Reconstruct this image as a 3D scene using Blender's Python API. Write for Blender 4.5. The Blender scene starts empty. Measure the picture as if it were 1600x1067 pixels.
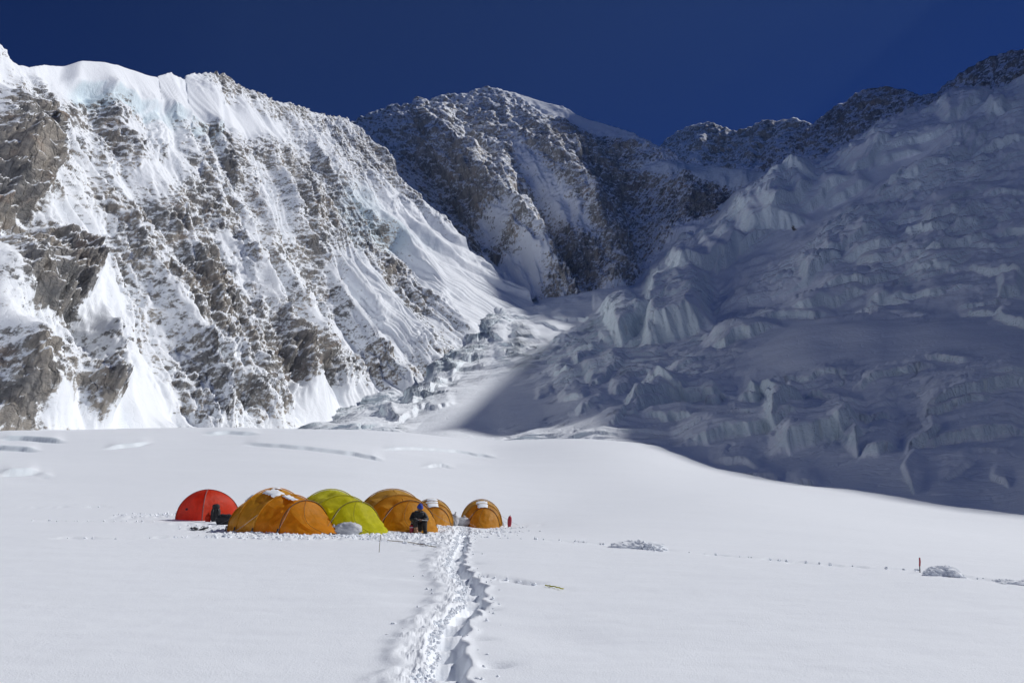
import bpy, bmesh, math, random
import numpy as np
from mathutils import Vector, Matrix, Euler

# ------------------------------------------------------------------ camera
SC = bpy.context.scene
W0, H0, FPX, HOR = 1600.0, 1067.0, 1244.0, 745.0
CAMZ = 1.6
PITCH = math.atan((HOR - H0 / 2) / FPX)
cd = bpy.data.cameras.new("camera")
cd.sensor_width = 36.0
cd.lens = FPX / W0 * 36.0
cd.clip_start = 0.05
cd.clip_end = 20000
cam = bpy.data.objects.new("camera", cd)
SC.collection.objects.link(cam)
cam.location = (0, 0, CAMZ)
cam.rotation_euler = (math.pi / 2 + PITCH, 0, 0)
SC.camera = cam

# ------------------------------------------------------------------ light
SUN_AZ, SUN_EL = math.radians(70), math.radians(41)      # azimuth: to the right of straight ahead
SUN = np.array([math.sin(SUN_AZ) * math.cos(SUN_EL), math.cos(SUN_AZ) * math.cos(SUN_EL), math.sin(SUN_EL)])
wd = bpy.data.worlds.new("World")
SC.world = wd
wd.use_nodes = True
wn = wd.node_tree
bg = wn.nodes["Background"]
sky = wn.nodes.new("ShaderNodeTexSky")
sky.sky_type = 'NISHITA'
sky.sun_disc = False
sky.sun_elevation = SUN_EL
sky.sun_rotation = SUN_AZ
sky.altitude = 6400
sky.air_density = 1.0
sky.dust_density = 0.0
sky.ozone_density = 6.0
tint = wn.nodes.new("ShaderNodeMix"); tint.data_type = 'RGBA'; tint.blend_type = 'MULTIPLY'
tint.inputs[0].default_value = 1.0
tint.inputs[7].default_value = (0.26, 0.56, 1.28, 1)          # the deep, saturated blue of thin air
wn.links.new(sky.outputs[0], tint.inputs[6])
wn.links.new(tint.outputs[2], bg.inputs[0])
bg.inputs[1].default_value = 0.033
sl = bpy.data.lights.new("sun", 'SUN')
sl.energy = 3.6
sl.angle = math.radians(0.53)
sl.color = (1.0, 0.985, 0.965)
so = bpy.data.objects.new("sun", sl)
SC.collection.objects.link(so)
so.rotation_euler = Vector(SUN).to_track_quat('Z', 'Y').to_euler()
SC.cycles.diffuse_bounces = 6
SC.view_settings.view_transform = 'Standard'
SC.view_settings.look = 'None'
SC.view_settings.exposure = 0.0
SC.view_settings.gamma = 1.0

# ------------------------------------------------------------------ helpers
CP, SP = math.cos(PITCH), math.sin(PITCH)

def P(px, py, Y):
    """a point seen at photo pixel (px, py), Y metres straight ahead"""
    px = np.asarray(px, float); py = np.asarray(py, float); Y = np.asarray(Y, float)
    cx = (px - W0 / 2) / FPX
    cy = (H0 / 2 - py) / FPX
    k = Y / (CP - cy * SP)
    return np.stack([cx * k, Y + 0 * k, CAMZ + (SP + cy * CP) * k], -1)

def PROJ(p):
    x, y, z = p[..., 0], p[..., 1], p[..., 2] - CAMZ
    d = np.maximum(y * CP + z * SP, 1e-3)
    u = z * CP - y * SP
    return W0 / 2 + FPX * x / d, H0 / 2 - FPX * u / d

def ground_y(py, z=0.0):
    """distance ahead at which a level sheet at height z is seen at row py"""
    cy = (H0 / 2 - py) / FPX
    return (z - CAMZ) * (CP - cy * SP) / (SP + cy * CP)

_A = np.arange(16) * (2 * np.pi / 16)
_GX, _GY = np.cos(_A).astype(np.float32), np.sin(_A).astype(np.float32)

def _h(ix, iy, seed):
    h = ix.astype(np.uint32) * np.uint32(374761393) + iy.astype(np.uint32) * np.uint32(668265263) + np.uint32((seed * 2246822519) & 0xffffffff)
    h = (h ^ (h >> np.uint32(13))) * np.uint32(1274126177)
    return h ^ (h >> np.uint32(16))

def pn(x, y, seed=0):
    x = np.asarray(x, np.float32); y = np.asarray(y, np.float32)
    fx = np.floor(x); fy = np.floor(y)
    ix = fx.astype(np.int32); iy = fy.astype(np.int32)
    x = x - fx; y = y - fy
    u = x * x * x * (x * (x * 6 - 15) + 10); v = y * y * y * (y * (y * 6 - 15) + 10)
    def g(dx, dy):
        k = (_h(ix + dx, iy + dy, seed) & np.uint32(15)).astype(np.int32)
        return _GX[k] * (x - dx) + _GY[k] * (y - dy)
    a = g(0, 0); b = g(1, 0); c = g(0, 1); d = g(1, 1)
    a = a + u * (b - a); c = c + u * (d - c)
    return (a + v * (c - a)) * 1.5

def fbm(x, y, o=4, seed=0, gain=.5):
    s = 0; a = 1.0; t = 0
    for i in range(o):
        s = s + a * pn(x * 2.03 ** i + 17.3 * i, y * 2.03 ** i - 9.1 * i, seed + i * 7); t += a; a *= gain
    return s / t

def ridged(x, y, o=3, seed=0, gain=.5):
    s = 0; a = 1.0; t = 0
    for i in range(o):
        n = 1 - np.abs(pn(x * 2.07 ** i + 5.7 * i, y * 2.07 ** i + 3.3 * i, seed + i * 11)) * 1.6
        s = s + a * n; t += a; a *= gain
    return s / t

def cells(x, y, seed=0):
    """nearest and second nearest distance and a random value per cell"""
    x = np.asarray(x, np.float32); y = np.asarray(y, np.float32)
    fx = np.floor(x); fy = np.floor(y)
    d1 = np.full(x.shape, 9., np.float32); d2 = d1.copy(); cid = np.zeros(x.shape, np.float32)
    for dx in (-1, 0, 1):
        for dy in (-1, 0, 1):
            h = _h((fx + dx).astype(np.int32), (fy + dy).astype(np.int32), seed)
            px_ = fx + dx + (h & np.uint32(1023)).astype(np.float32) / 1023
            py_ = fy + dy + ((h >> np.uint32(10)) & np.uint32(1023)).astype(np.float32) / 1023
            d = np.hypot(px_ - x, py_ - y)
            r = ((h >> np.uint32(20)) & np.uint32(1023)).astype(np.float32) / 1023
            n = d < d1
            d2 = np.where(n, d1, np.minimum(d2, d)); cid = np.where(n, r, cid); d1 = np.where(n, d, d1)
    return d1, d2, cid

def ss(a, b, x):
    t = np.clip((x - a) / (b - a), 0, 1)
    return t * t * (3 - 2 * t)

def ell(px, py, L):
    """sum of soft ellipses (cx, cy, rx, ry, angle in degrees, strength)"""
    s = np.zeros(px.shape, np.float32)
    for cx, cy, rx, ry, an, st in L:
        c, q = math.cos(math.radians(an)), math.sin(math.radians(an))
        dx, dy = px - cx, py - cy
        d = ((dx * c + dy * q) / rx) ** 2 + ((-dx * q + dy * c) / ry) ** 2
        s += st * np.exp(-np.minimum(d * d, 40) * .7)
    return s

def pchip(x, y, xn):
    """monotone cubic interpolation, y may be (n, k)"""
    x = np.asarray(x, float); y = np.asarray(y, float)
    one = y.ndim == 1
    if one: y = y[:, None]
    h = np.diff(x)[:, None]; d = np.diff(y, axis=0) / h
    m = np.zeros_like(y)
    m[0], m[-1] = d[0], d[-1]
    if len(x) > 2:
        w1 = 2 * h[1:] + h[:-1]; w2 = h[1:] + 2 * h[:-1]
        ok = d[:-1] * d[1:] > 0
        with np.errstate(all='ignore'):
            hm = (w1 + w2) / (w1 / d[:-1] + w2 / d[1:])
        m[1:-1] = np.where(ok, hm, 0)
    i = np.clip(np.searchsorted(x, xn) - 1, 0, len(x) - 2)
    hh = (x[i + 1] - x[i])[:, None]; t = ((xn - x[i])[:, None]) / hh
    r = (2*t**3-3*t**2+1)*y[i] + (t**3-2*t**2+t)*hh*m[i] + (-2*t**3+3*t**2)*y[i+1] + (t**3-t**2)*hh*m[i+1]
    return r[:, 0] if one else r

def gnormals(G):
    du = np.gradient(G, axis=1); dv = np.gradient(G, axis=0)
    n = np.cross(du, dv)
    return n / np.maximum(np.linalg.norm(n, axis=-1, keepdims=True), 1e-9)

def link(o, parent=None):
    SC.collection.objects.link(o)
    if parent: o.parent = parent
    return o

def grid_obj(name, G, mat, attrs=None, wrap=False):
    nv, nu = G.shape[:2]
    me = bpy.data.meshes.new(name)
    idx = np.arange(nv * nu, dtype=np.int32).reshape(nv, nu)
    if wrap: idx = np.concatenate([idx, idx[:, :1]], 1)
    q = np.stack([idx[:-1, :-1], idx[:-1, 1:], idx[1:, 1:], idx[1:, :-1]], -1).reshape(-1, 4)
    nf = len(q)
    me.vertices.add(nv * nu); me.vertices.foreach_set('co', G.reshape(-1).astype(np.float32))
    me.loops.add(nf * 4); me.loops.foreach_set('vertex_index', q.reshape(-1))
    me.polygons.add(nf); me.polygons.foreach_set('loop_start', np.arange(nf, dtype=np.int32) * 4)
    me.polygons.foreach_set('use_smooth', np.ones(nf, bool))
    me.update(calc_edges=True)
    for k, v in (attrs or {}).items():
        a = me.attributes.new(k, 'FLOAT', 'POINT')
        a.data.foreach_set('value', np.ascontiguousarray(v, np.float32).reshape(-1))
    me.materials.append(mat)
    return link(bpy.data.objects.new(name, me))

# ------------------------------------------------------------------ materials
def new_mat(name):
    m = bpy.data.materials.new(name); m.use_nodes = True
    nt = m.node_tree
    return m, nt, nt.nodes["Principled BSDF"]

def nd(nt, typ, **kw):
    n = nt.nodes.new(typ)
    for k, v in kw.items():
        if hasattr(n, k): setattr(n, k, v)
        else: n.inputs[k].default_value = v
    return n

def mth(nt, op, a, b=None, c=None):
    n = nt.nodes.new("ShaderNodeMath"); n.operation = op
    for i, v in enumerate((a, b, c)):
        if v is None: continue
        if isinstance(v, (int, float)): n.inputs[i].default_value = v
        else: nt.links.new(v, n.inputs[i])
    return n.outputs[0]

def mixc(nt, f, a, b):
    n = nt.nodes.new("ShaderNodeMix"); n.data_type = 'RGBA'
    for s, v in ((n.inputs[0], f), (n.inputs[6], a), (n.inputs[7], b)):
        if hasattr(v, 'is_output'): nt.links.new(v, s)
        elif isinstance(v, (int, float)): s.default_value = v
        else: s.default_value = (*v, 1) if len(v) == 3 else v
    return n.outputs[2]

def noise(nt, vec, scale, detail=4, rough=.55, dist=0):
    n = nd(nt, "ShaderNodeTexNoise", Scale=scale, Detail=detail, Roughness=rough, Distortion=dist)
    nt.links.new(vec, n.inputs['Vector']); return n.outputs['Fac']

def stepn(nt, v, lo, hi):
    n = nt.nodes.new("ShaderNodeMapRange"); n.interpolation_type = 'SMOOTHSTEP'
    nt.links.new(v, n.inputs[0]); n.inputs[1].default_value = lo; n.inputs[2].default_value = hi
    return n.outputs[0]

SNOW = (0.885, 0.915, 0.95)

def mountain_mat(name, px_m, warm=1.0, lum=1.0, ice_col=(0.50, 0.70, 0.77)):
    """snow, rock and blue ice; px_m is the size of the finest grain in metres"""
    m, nt, b = new_mat(name)
    geo = nd(nt, "ShaderNodeNewGeometry"); pos = geo.outputs['Position']
    at = lambda k: nd(nt, "ShaderNodeAttribute", attribute_name=k).outputs['Fac']
    rock, ice = at('rock'), at('ice')
    mp = nd(nt, "ShaderNodeMapping"); mp.inputs['Scale'].default_value = (.8, .7, 1.6); mp.inputs['Rotation'].default_value = (.30, 0, 0)
    nt.links.new(pos, mp.inputs[0]); sv = mp.outputs[0]
    n1 = noise(nt, sv, 0.12 / px_m, 6, .78)
    n2 = noise(nt, pos, .35 / px_m, 3, .6)
    grain = mth(nt, 'ADD', mth(nt, 'MULTIPLY', mth(nt, 'SUBTRACT', n1, .5), 2.0), mth(nt, 'MULTIPLY', mth(nt, 'SUBTRACT', n2, .5), 1.1))
    rf = mth(nt, 'MULTIPLY', stepn(nt, mth(nt, 'ADD', rock, grain), .36, .68), .93)
    c1 = noise(nt, pos, .03 / px_m, 5, .6)
    mv = nd(nt, "ShaderNodeMapping"); mv.inputs['Scale'].default_value = (1, 1, .22)
    nt.links.new(pos, mv.inputs[0])
    c2 = noise(nt, mv.outputs[0], .13 / px_m, 5, .65)
    k = warm
    col = mixc(nt, stepn(nt, c1, .40, .62), (.150, .146, .142), (.26 * k, .228 * k, .188 * k))
    col = mixc(nt, mth(nt, 'MULTIPLY', stepn(nt, c2, .48, .66), .75), col, (.045, .043, .042))
    c3 = noise(nt, pos, .055 / px_m, 3, .5)
    col = mixc(nt, mth(nt, 'MULTIPLY', stepn(nt, c3, .56, .72), .35), col, (.29, .18, .11))
    c4 = noise(nt, sv, .30 / px_m, 3, .6)
    col = mixc(nt, mth(nt, 'MULTIPLY', stepn(nt, c4, .48, .75), .5), col, (.36, .33, .29))
    vo = nd(nt, "ShaderNodeTexVoronoi"); vo.feature = 'DISTANCE_TO_EDGE'; vo.inputs['Scale'].default_value = .16 / px_m
    mc = nd(nt, "ShaderNodeMapping"); mc.inputs['Scale'].default_value = (1, 1, .22); mc.inputs['Rotation'].default_value = (.2, .1, 0)
    wv = nd(nt, "ShaderNodeTexNoise", Scale=.1 / px_m, Detail=3.0); nt.links.new(pos, wv.inputs['Vector'])
    va = nd(nt, "ShaderNodeVectorMath", operation='MULTIPLY_ADD'); nt.links.new(wv.outputs['Color'], va.inputs[0]); va.inputs[1].default_value = (9 * px_m,) * 3; nt.links.new(pos, va.inputs[2])
    nt.links.new(va.outputs[0], mc.inputs[0]); nt.links.new(mc.outputs[0], vo.inputs['Vector'])
    crack = stepn(nt, vo.outputs['Distance'], .10, .0)
    col = mixc(nt, mth(nt, 'MULTIPLY', crack, .40), col, (.03, .028, .027))
    lg = nd(nt, "ShaderNodeHueSaturation"); lg.inputs['Value'].default_value = lum
    nt.links.new(col, lg.inputs['Color']); col = lg.outputs[0]
    snow = mixc(nt, ice, SNOW, ice_col)
    full = mixc(nt, rf, snow, col)
    nt.links.new(full, b.inputs['Base Color'])
    b.inputs['Roughness'].default_value = .75
    b.inputs['Specular IOR Level'].default_value = .2
    bp = nd(nt, "ShaderNodeBump"); bp.inputs['Distance'].default_value = px_m * 1.6
    nt.links.new(mth(nt, 'ADD', mth(nt, 'MULTIPLY_ADD', rf, .8, .2), mth(nt, 'MULTIPLY', ice, .4)), bp.inputs['Strength'])
    nt.links.new(mth(nt, 'SUBTRACT', mth(nt, 'ADD', mth(nt, 'MULTIPLY', n1, 1.8), mth(nt, 'MULTIPLY', n2, .8)), mth(nt, 'MULTIPLY', crack, .35)), bp.inputs['Height'])
    nt.links.new(bp.outputs[0], b.inputs['Normal'])
    return m

def snow_mat():
    m, nt, b = new_mat("snow_cover")
    geo = nd(nt, "ShaderNodeNewGeometry"); pos = geo.outputs['Position']
    b.inputs['Base Color'].default_value = (*SNOW, 1)
    ice = nd(nt, "ShaderNodeAttribute", attribute_name='ice').outputs['Fac']
    nt.links.new(mixc(nt, ice, SNOW, (.55, .72, .78)), b.inputs['Base Color'])
    b.inputs['Roughness'].default_value = .7
    b.inputs['Specular IOR Level'].default_value = .25
    n1 = noise(nt, pos, 2.2, 4, .6); n2 = noise(nt, pos, 45, 3, .7)
    bp = nd(nt, "ShaderNodeBump", Strength=.4, Distance=.03)
    nt.links.new(mth(nt, 'ADD', mth(nt, 'MULTIPLY', n1, 1.2), mth(nt, 'MULTIPLY', n2, .5)), bp.inputs['Height'])
    nt.links.new(bp.outputs[0], b.inputs['Normal'])
    return m

M_LEFT = mountain_mat("snowy_rock_face", 1.0, 1.1, 1.35)
M_BACK = mountain_mat("back_rock_face", 1.7, 1.0, 1.75)
M_FAR = mountain_mat("far_rock_face", 2.2, 1.0, 1.75)
M_ICE = mountain_mat("glacier_ice", 1.2, 1.0, 1.0, (.78, .87, .90))
M_SNOW = snow_mat()

def structure(o):
    o['kind'] = 'structure'; return o

# ------------------------------------------------------------------ rock walls
def stations(L, tn, f=pchip):
    t = [r[0] for r in L]
    q = P([r[1] for r in L], [r[2] for r in L], [r[3] for r in L])
    return f(t, q, tn)

def lin(t, q, tn):
    return np.stack([np.interp(tn, t, q[:, k]) for k in range(3)], -1)

def wall(name, base, ridge, nu, nv, conc, disp, mat, back=300, ts=None):
    """a mountain face from a foot curve to a crest curve, with its far side"""
    t = np.linspace(0, 1, nu) if ts is None else ts
    B = stations(base, t); R = stations(ridge, t, lin)
    v = np.linspace(0, 1, nv) ** .95
    V = v[:, None, None]
    G = B[None] + (R - B)[None] * V
    G[..., 2] = B[None, :, 2] + (R - B)[None, :, 2] * (v[:, None] ** conc)
    mid = (B + R) / 2
    a = np.concatenate([[0], np.cumsum(np.linalg.norm(np.diff(mid, axis=0), axis=1))])
    sl = np.linalg.norm(R - B, axis=1)
    A = np.broadcast_to(a[None], (nv, nu)).astype(np.float32)
    Bm = (v[:, None] * sl[None]).astype(np.float32)
    N = gnormals(G)
    if N[nv // 2, nu // 2, 2] < 0: N = -N
    px, py = PROJ(G)
    d, rk = disp(A, Bm, V[..., 0], G, px.astype(np.float32), py.astype(np.float32))
    G = G + N * d[..., None]
    N2 = gnormals(G)
    if N2[nv // 2, nu // 2, 2] < 0: N2 = -N2
    rock, ice = rk(N2)
    rows = []
    top = G[-1]
    nrm = N[nv // 2].copy(); nrm[:, 2] = 0; nrm /= np.linalg.norm(nrm, axis=1, keepdims=True)
    for k in (.06, .25, 1):
        r = top - nrm * back * k; r[:, 2] = top[:, 2] - back * 1.1 * k; rows.append(r)
    G = np.concatenate([G, np.stack(rows)], 0)
    pad = lambda x: np.concatenate([x, np.repeat(x[-1:], 3, 0)], 0)
    return structure(grid_obj(name, G, mat, {'rock': pad(rock), 'ice': pad(ice)}))

def cover(r, frac, px, py):
    """shift the mask so that a given share of the face in view is bare rock"""
    k = (px > -20) & (px < 1620) & (py > 60) & (py < 690)
    return r - np.quantile(r[k], 1 - frac) + .5

def saw(x, k=.75):
    f = x - np.floor(x)
    return np.where(f < k, f / k, (1 - f) / (1 - k))

LB = [(0, -700, 730, 150), (.10, -250, 712, 230), (.22, 60, 702, 300), (.32, 250, 697, 370), (.45, 420, 694, 450), (.55, 520, 690, 540),
      (.65, 620, 672, 660), (.75, 700, 612, 800), (.88, 790, 556, 1000), (1, 880, 505, 1250)]
LR = [(0, -700, -60, 260), (.10, -250, 10, 420), (.20, -40, 45, 540), (.22, 2, 76, 560), (.235, 22, 98, 580), (.25, 45, 106, 600), (.27, 75, 101, 640), (.30, 130, 108, 700),
      (.34, 175, 113, 760), (.38, 215, 126, 815), (.40, 238, 131, 855), (.42, 262, 124, 905), (.44, 282, 131, 950), (.46, 312, 128, 1000), (.475, 328, 126, 1035), (.487, 347, 119, 1065),
      (.50, 362, 133, 1100), (.53, 392, 143, 1165), (.56, 415, 152, 1225), (.60, 437, 160, 1300), (.65, 462, 166, 1380), (.70, 480, 172, 1450), (.78, 505, 180, 1530), (.86, 525, 183, 1600), (.94, 541, 186, 1680), (1, 552, 196, 1740)]

L_ROCK = [(22, 250, 48, 85, 0, 1.3), (60, 445, 80, 62, 5, 1.3), (152, 620, 32, 48, 0, 1.1), (15, 645, 35, 30, 0, .8), (110, 545, 70, 35, 0, .55), (60, 600, 60, 30, 20, .35),
          (270, 380, 70, 95, -25, .40), (330, 450, 60, 40, 30, .45), (420, 530, 110, 38, 30, .62), (350, 610, 120, 55, 15, .42), (460, 600, 40, 70, -40, .35), (470, 430, 35, 90, -35, .38),
          (560, 565, 80, 28, 10, .55), (690, 575, 45, 25, 30, .3), (340, 320, 55, 60, -20, .35), (420, 250, 95, 38, 30, .35), (490, 330, 40, 80, -35, .35), (600, 262, 90, 40, 30, .35),
          (690, 320, 60, 40, 30, .4), (600, 390, 25, 60, -38, .35), (640, 450, 20, 60, -38, .3), (345, 130, 60, 14, 10, .45), (265, 130, 30, 10, 0, .45), (450, 170, 90, 16, 15, .3), (200, 260, 60, 70, 0, .12),
          (110, 190, 35, 50, 20, .25), (190, 205, 60, 25, 25, .2), (290, 240, 50, 25, 30, .2), (700, 520, 35, 40, -30, .1)]
L_SNOW = [(170, 124, 115, 24, 8, .9), (320, 178, 105, 20, 16, .9), (240, 165, 50, 20, 25, .5), (148, 420, 24, 75, 5, .55), (215, 640, 48, 60, 40, .95), (165, 520, 18, 60, 10, .4), (100, 350, 50, 18, 25, .4), (40, 520, 55, 14, 30, .6),
          (30, 560, 60, 22, 35, .5), (95, 660, 45, 16, 10, .6), (535, 655, 75, 36, 20, 1.0), (600, 660, 60, 30, 0, .8), (650, 620, 30, 20, 0, .5), (590, 480, 40, 90, -36, .55), (500, 490, 22, 80, -36, .4), (720, 440, 45, 120, -36, .7), (640, 350, 30, 90, -40, .5),
          (780, 490, 60, 45, 35, .8), (760, 430, 60, 30, 40, .5), (230, 290, 26, 26, 0, .4), (430, 300, 22, 60, -38, .35), (250, 230, 60, 25, 30, .3), (360, 400, 16, 90, -38, .3)]
L_SMOOTH = [(170, 124, 120, 20, 8, 1), (330, 180, 105, 16, 16, 1), (215, 645, 42, 60, 40, 1), (535, 655, 80, 34, 20, 1), (610, 660, 60, 30, 0, .8), (148, 430, 20, 75, 5, .6), (780, 500, 55, 35, 35, .8), (725, 450, 30, 100, -36, .5)]
L_FLUTE = [(590, 480, 60, 110, -30, 1), (560, 590, 90, 40, 0, .7), (250, 170, 80, 40, 20, .5), (520, 350, 60, 90, -35, .8), (440, 280, 60, 60, -30, .4), (800, 440, 50, 50, 0, 1), (680, 480, 60, 80, -35, .8), (330, 400, 40, 60, -30, .4)]

def ribs(x, k=.35):
    """asymmetric ribs: a short steep side towards smaller x, a long gentle one behind"""
    f = x - np.floor(x)
    r = np.where(f < k, f / k, (1 - f) / (1 - k))
    return r - .25 * ss(.8, 1, r) * (r - .8)

def left_disp(a, b, v, G, px, py):
    wa = a + 34 * fbm(a / 190, b / 300, 3, 1) + b * .40
    sm = np.clip(ell(px, py, L_SMOOTH), 0, 1)
    fl = np.clip(ell(px, py, L_FLUTE), 0, 1)
    rb = ell(px, py, L_ROCK); sb = ell(px, py, L_SNOW)
    edge = 1 - v ** 8 * .9
    nose = ss(0, .08, v)
    rough = (1 - .93 * sm)
    amp = .45 + .55 * ss(-.3, .3, fbm(a / 160, b / 220, 2, 7))
    d = (ribs(wa / 118 + .25, .33) - .5) * 30 * amp * edge * nose * (1 - .6 * sm)
    d += (ribs(wa / 47 + .5 * fbm(a / 90, b / 160, 2, 8), .36) - .5) * 11 * (1 - .4 * amp) * edge * nose * (1 - .75 * sm)
    d += (ridged(wa / 150, b / 700, 2, 3) - .55) * 16 * edge * nose
    strat = G[..., 2] + .30 * a + 9 * fbm(a / 60, b / 60, 3, 21)
    lm = ss(-.15, .3, fbm(a / 70, b / 80, 3, 31) + rb * .6 - sb * .5) * rough
    d += lm * (saw(strat / 19, .8) * 3.2 + saw(strat / 6.3 + .4 * fbm(a / 20, b / 20, 2, 5), .75) * 1.5)
    d += fbm(wa / 24, b / 48, 3, 41) * 3.2 * rough * (1 - .4 * fl)
    rs = ss(.1, .6, rb + .3 * lm) * rough
    q1, q2, cid = cells(wa / 11 + .3 * fbm(a / 15, b / 15, 2, 43), b / 26 + .3 * fbm(a / 15, b / 15, 2, 45), 47)
    d += (cid - .5) * 5 * ss(0, .22, q2 - q1) * rs
    q1, q2, cid = cells(wa / 4.6, strat / 7.0, 49)
    d += (cid - .5) * 2.0 * ss(0, .25, q2 - q1) * (.25 + .75 * rs) * rough
    d += (ridged(wa / 10, b / 22, 3, 51) - .5) * 2.6 * rough * (1 - .6 * fl) * (.3 + .7 * lm)
    d += fbm(wa / 3.0, b / 4.6, 3, 61) * 1.5 * rough * (.3 + .7 * lm)
    d += (ridged(wa / 12 + .35 * fbm(a / 40, b / 120, 2, 71), b / 700, 2, 73) - .5) * 6.5 * fl * edge
    bare = ss(.6, 1.1, rb)
    q1, q2, cid = cells(a / 9 + .4 * fbm(a / 12, b / 30, 2, 85), b / 34 + .4 * fbm(a / 12, b / 30, 2, 86), 87)
    d += ((ridged(a / 15, b / 120, 3, 81) - .5) * 7 + (ridged(a / 5, b / 40, 3, 83) - .5) * 3.5 + saw(strat / 34, .9) * 8 + (cid - .5) * 7 * ss(0, .12, q2 - q1) + fbm(a / 2.5, b / 4, 2, 88) * 1.6) * bare
    # bare buttresses stand proud, the hanging glacier ends in a cliff
    d += ell(px, py, [(10, 240, 55, 80, 0, 16), (40, 440, 90, 55, 5, 18), (152, 620, 30, 42, 0, 14), (30, 600, 70, 50, 20, 6)])
    lipy = np.interp(px, [60, 110, 150, 180, 210, 250, 290, 320, 345, 420], [110, 128, 142, 152, 165, 172, 190, 208, 214, 200]) + 5 * fbm(px / 22, py * 0, 3, 77)
    lip = ss(8, -4, py - lipy) * ss(95, 120, px) * ss(350, 330, px)
    d += lip * 10 * ss(0.5, .7, v)
    icec = ss(-5, 0, py - lipy) * ss(26, 18, py - lipy) * ss(100, 130, px) * ss(352, 335, px) * ss(-.35, .25, fbm(px / 30, py / 30, 2, 79) + .1)
    blue = ell(px, py, [(560, 335, 30, 45, -35, .9), (600, 370, 30, 20, 20, .7), (640, 370, 40, 14, 20, .5)])
    def rk(N):
        n1 = fbm(a / 45, b / 70, 4, 91); n2 = fbm(a / 10, b / 10, 3, 95)
        r = (.66 - N[..., 2]) * .50 - (N[..., 1] + .3) * .30 + n1 * .24 + n2 * .08 + np.minimum(rb, .8) * .42 - sb * .6 - sm * .8 + (.5 - N[..., 2]) * .6 * bare
        return np.clip(cover(r, .15, px, py), -.6, 1.4), np.clip(icec * .4 + blue * .35, 0, 1)
    return d, rk

tl = np.concatenate([np.linspace(0, .2, 60, endpoint=False), np.linspace(.2, 1, 840)])
wall("mountain_left", LB, LR, 900, 520, 1.12, left_disp, M_LEFT, 260, tl)

BB = [(0, 560, 480, 1500), (.15, 700, 470, 1450), (.3, 830, 478, 1380), (.42, 900, 482, 1400), (.55, 970, 470, 1450), (.68, 1040, 425, 1520), (.8, 1100, 380, 1600), (.92, 1200, 345, 1650), (1, 1330, 330, 1700)]
BR = [(0, 470, 230, 2100), (.08, 530, 205, 2050), (.12, 556, 190, 2040), (.16, 580, 178, 2040), (.20, 612, 171, 2040), (.235, 640, 166, 2040), (.26, 652, 156, 2040), (.275, 668, 160, 2040), (.295, 688, 152, 2050),
      (.31, 700, 147, 2050), (.325, 718, 149, 2050), (.35, 740, 143, 2060), (.365, 757, 140, 2060), (.385, 780, 143, 2060), (.40, 800, 145, 2060), (.42, 820, 151, 2040), (.44, 845, 158, 2020), (.465, 880, 165, 2000),
      (.48, 900, 178, 1980), (.51, 930, 190, 1960), (.54, 962, 200, 1940), (.57, 990, 211, 1920), (.60, 1012, 222, 1900), (.63, 1035, 234, 1880), (.67, 1060, 250, 1850), (.72, 1090, 262, 1820), (.77, 1130, 268, 1800),
      (.82, 1170, 274, 1800), (.87, 1210, 279, 1800), (.92, 1250, 272, 1800), (1, 1340, 262, 1850)]
B_ROCK = [(680, 265, 110, 55, 35, .22), (720, 340, 60, 40, 30, .2), (860, 330, 190, 110, 30, .28), (930, 400, 120, 60, 10, .35), (760, 250, 120, 60, 20, .15), (1160, 310, 110, 28, -10, .5), (1100, 330, 40, 45, -30, .4), (900, 230, 140, 40, 25, .4), (720, 180, 80, 25, 0, .2), (860, 420, 60, 40, 0, .3), (760, 390, 40, 60, -30, .3)]
B_SNOW = [(890, 178, 110, 9, 21, 1.1), (1130, 275, 110, 9, 6, 1.2), (1220, 285, 60, 14, 0, .9), (1060, 400, 60, 30, -30, .8), (860, 300, 14, 90, -38, .5), (800, 430, 50, 45, -30, .9), (770, 350, 25, 20, 0, .6), (960, 480, 80, 14, -15, .9), (1090, 360, 30, 14, 0, .5)]

def back_disp(a, b, v, G, px, py):
    wa = a + 70 * fbm(a / 420, b / 500, 3, 101) + b * .22
    rb = ell(px, py, B_ROCK); sb = ell(px, py, B_SNOW); sq = 1 - .85 * np.clip(sb, 0, 1)
    edge = 1 - v ** 8 * .85
    nose = ss(0, .06, v)
    d = (ribs(wa / 210 + .1, .6) - .5) * 75 * edge * nose * (.4 + .6 * ss(-.3, .3, fbm(a / 300, b / 350, 2, 105)))
    d += (ridged(wa / 300, b / 800, 2, 103) - .55) * 60 * edge * nose
    d += (ridged(wa / 95, b / 300, 3, 109) - .5) * 34 * edge
    strat = G[..., 2] - .12 * a + 30 * fbm(a / 130, b / 130, 3, 121)
    lm = ss(-.3, .3, fbm(a / 150, b / 170, 3, 131) + rb * .5 - sb)
    d += lm * (saw(strat / 46, .8) * 7 + saw(strat / 17, .75) * 2.5)
    d += fbm(wa / 60, b / 85, 4, 141) * 15 * sq
    q1, q2, cid = cells(wa / 30 + .3 * fbm(a / 40, b / 40, 2, 145), b / 40, 147)
    d += (cid - .5) * 8 * ss(0, .25, q2 - q1) * lm
    d += (ridged(wa / 24, b / 40, 4, 151) - .5) * 10 * sq
    d += fbm(a / 8, b / 10, 3, 161) * 4.5 * sq
    d += (ridged(a / 22, b / 500, 2, 163) - .5) * 14 * ell(px, py, [(800, 430, 45, 45, 0, 1)])
    crest = ell(px, py, [(1130, 276, 120, 12, 6, 1)])
    d += crest * 16
    def rk(N):
        n1 = fbm(a / 110, b / 150, 4, 191); n2 = fbm(a / 24, b / 22, 3, 195)
        r = (.62 - N[..., 2]) * .42 + n1 * .16 + n2 * .10 + rb * .32 - sb * .8
        return np.clip(cover(r, .28, px, py), -.6, 1.4), np.clip(crest * .25, 0, 1)
    return d, rk

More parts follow.
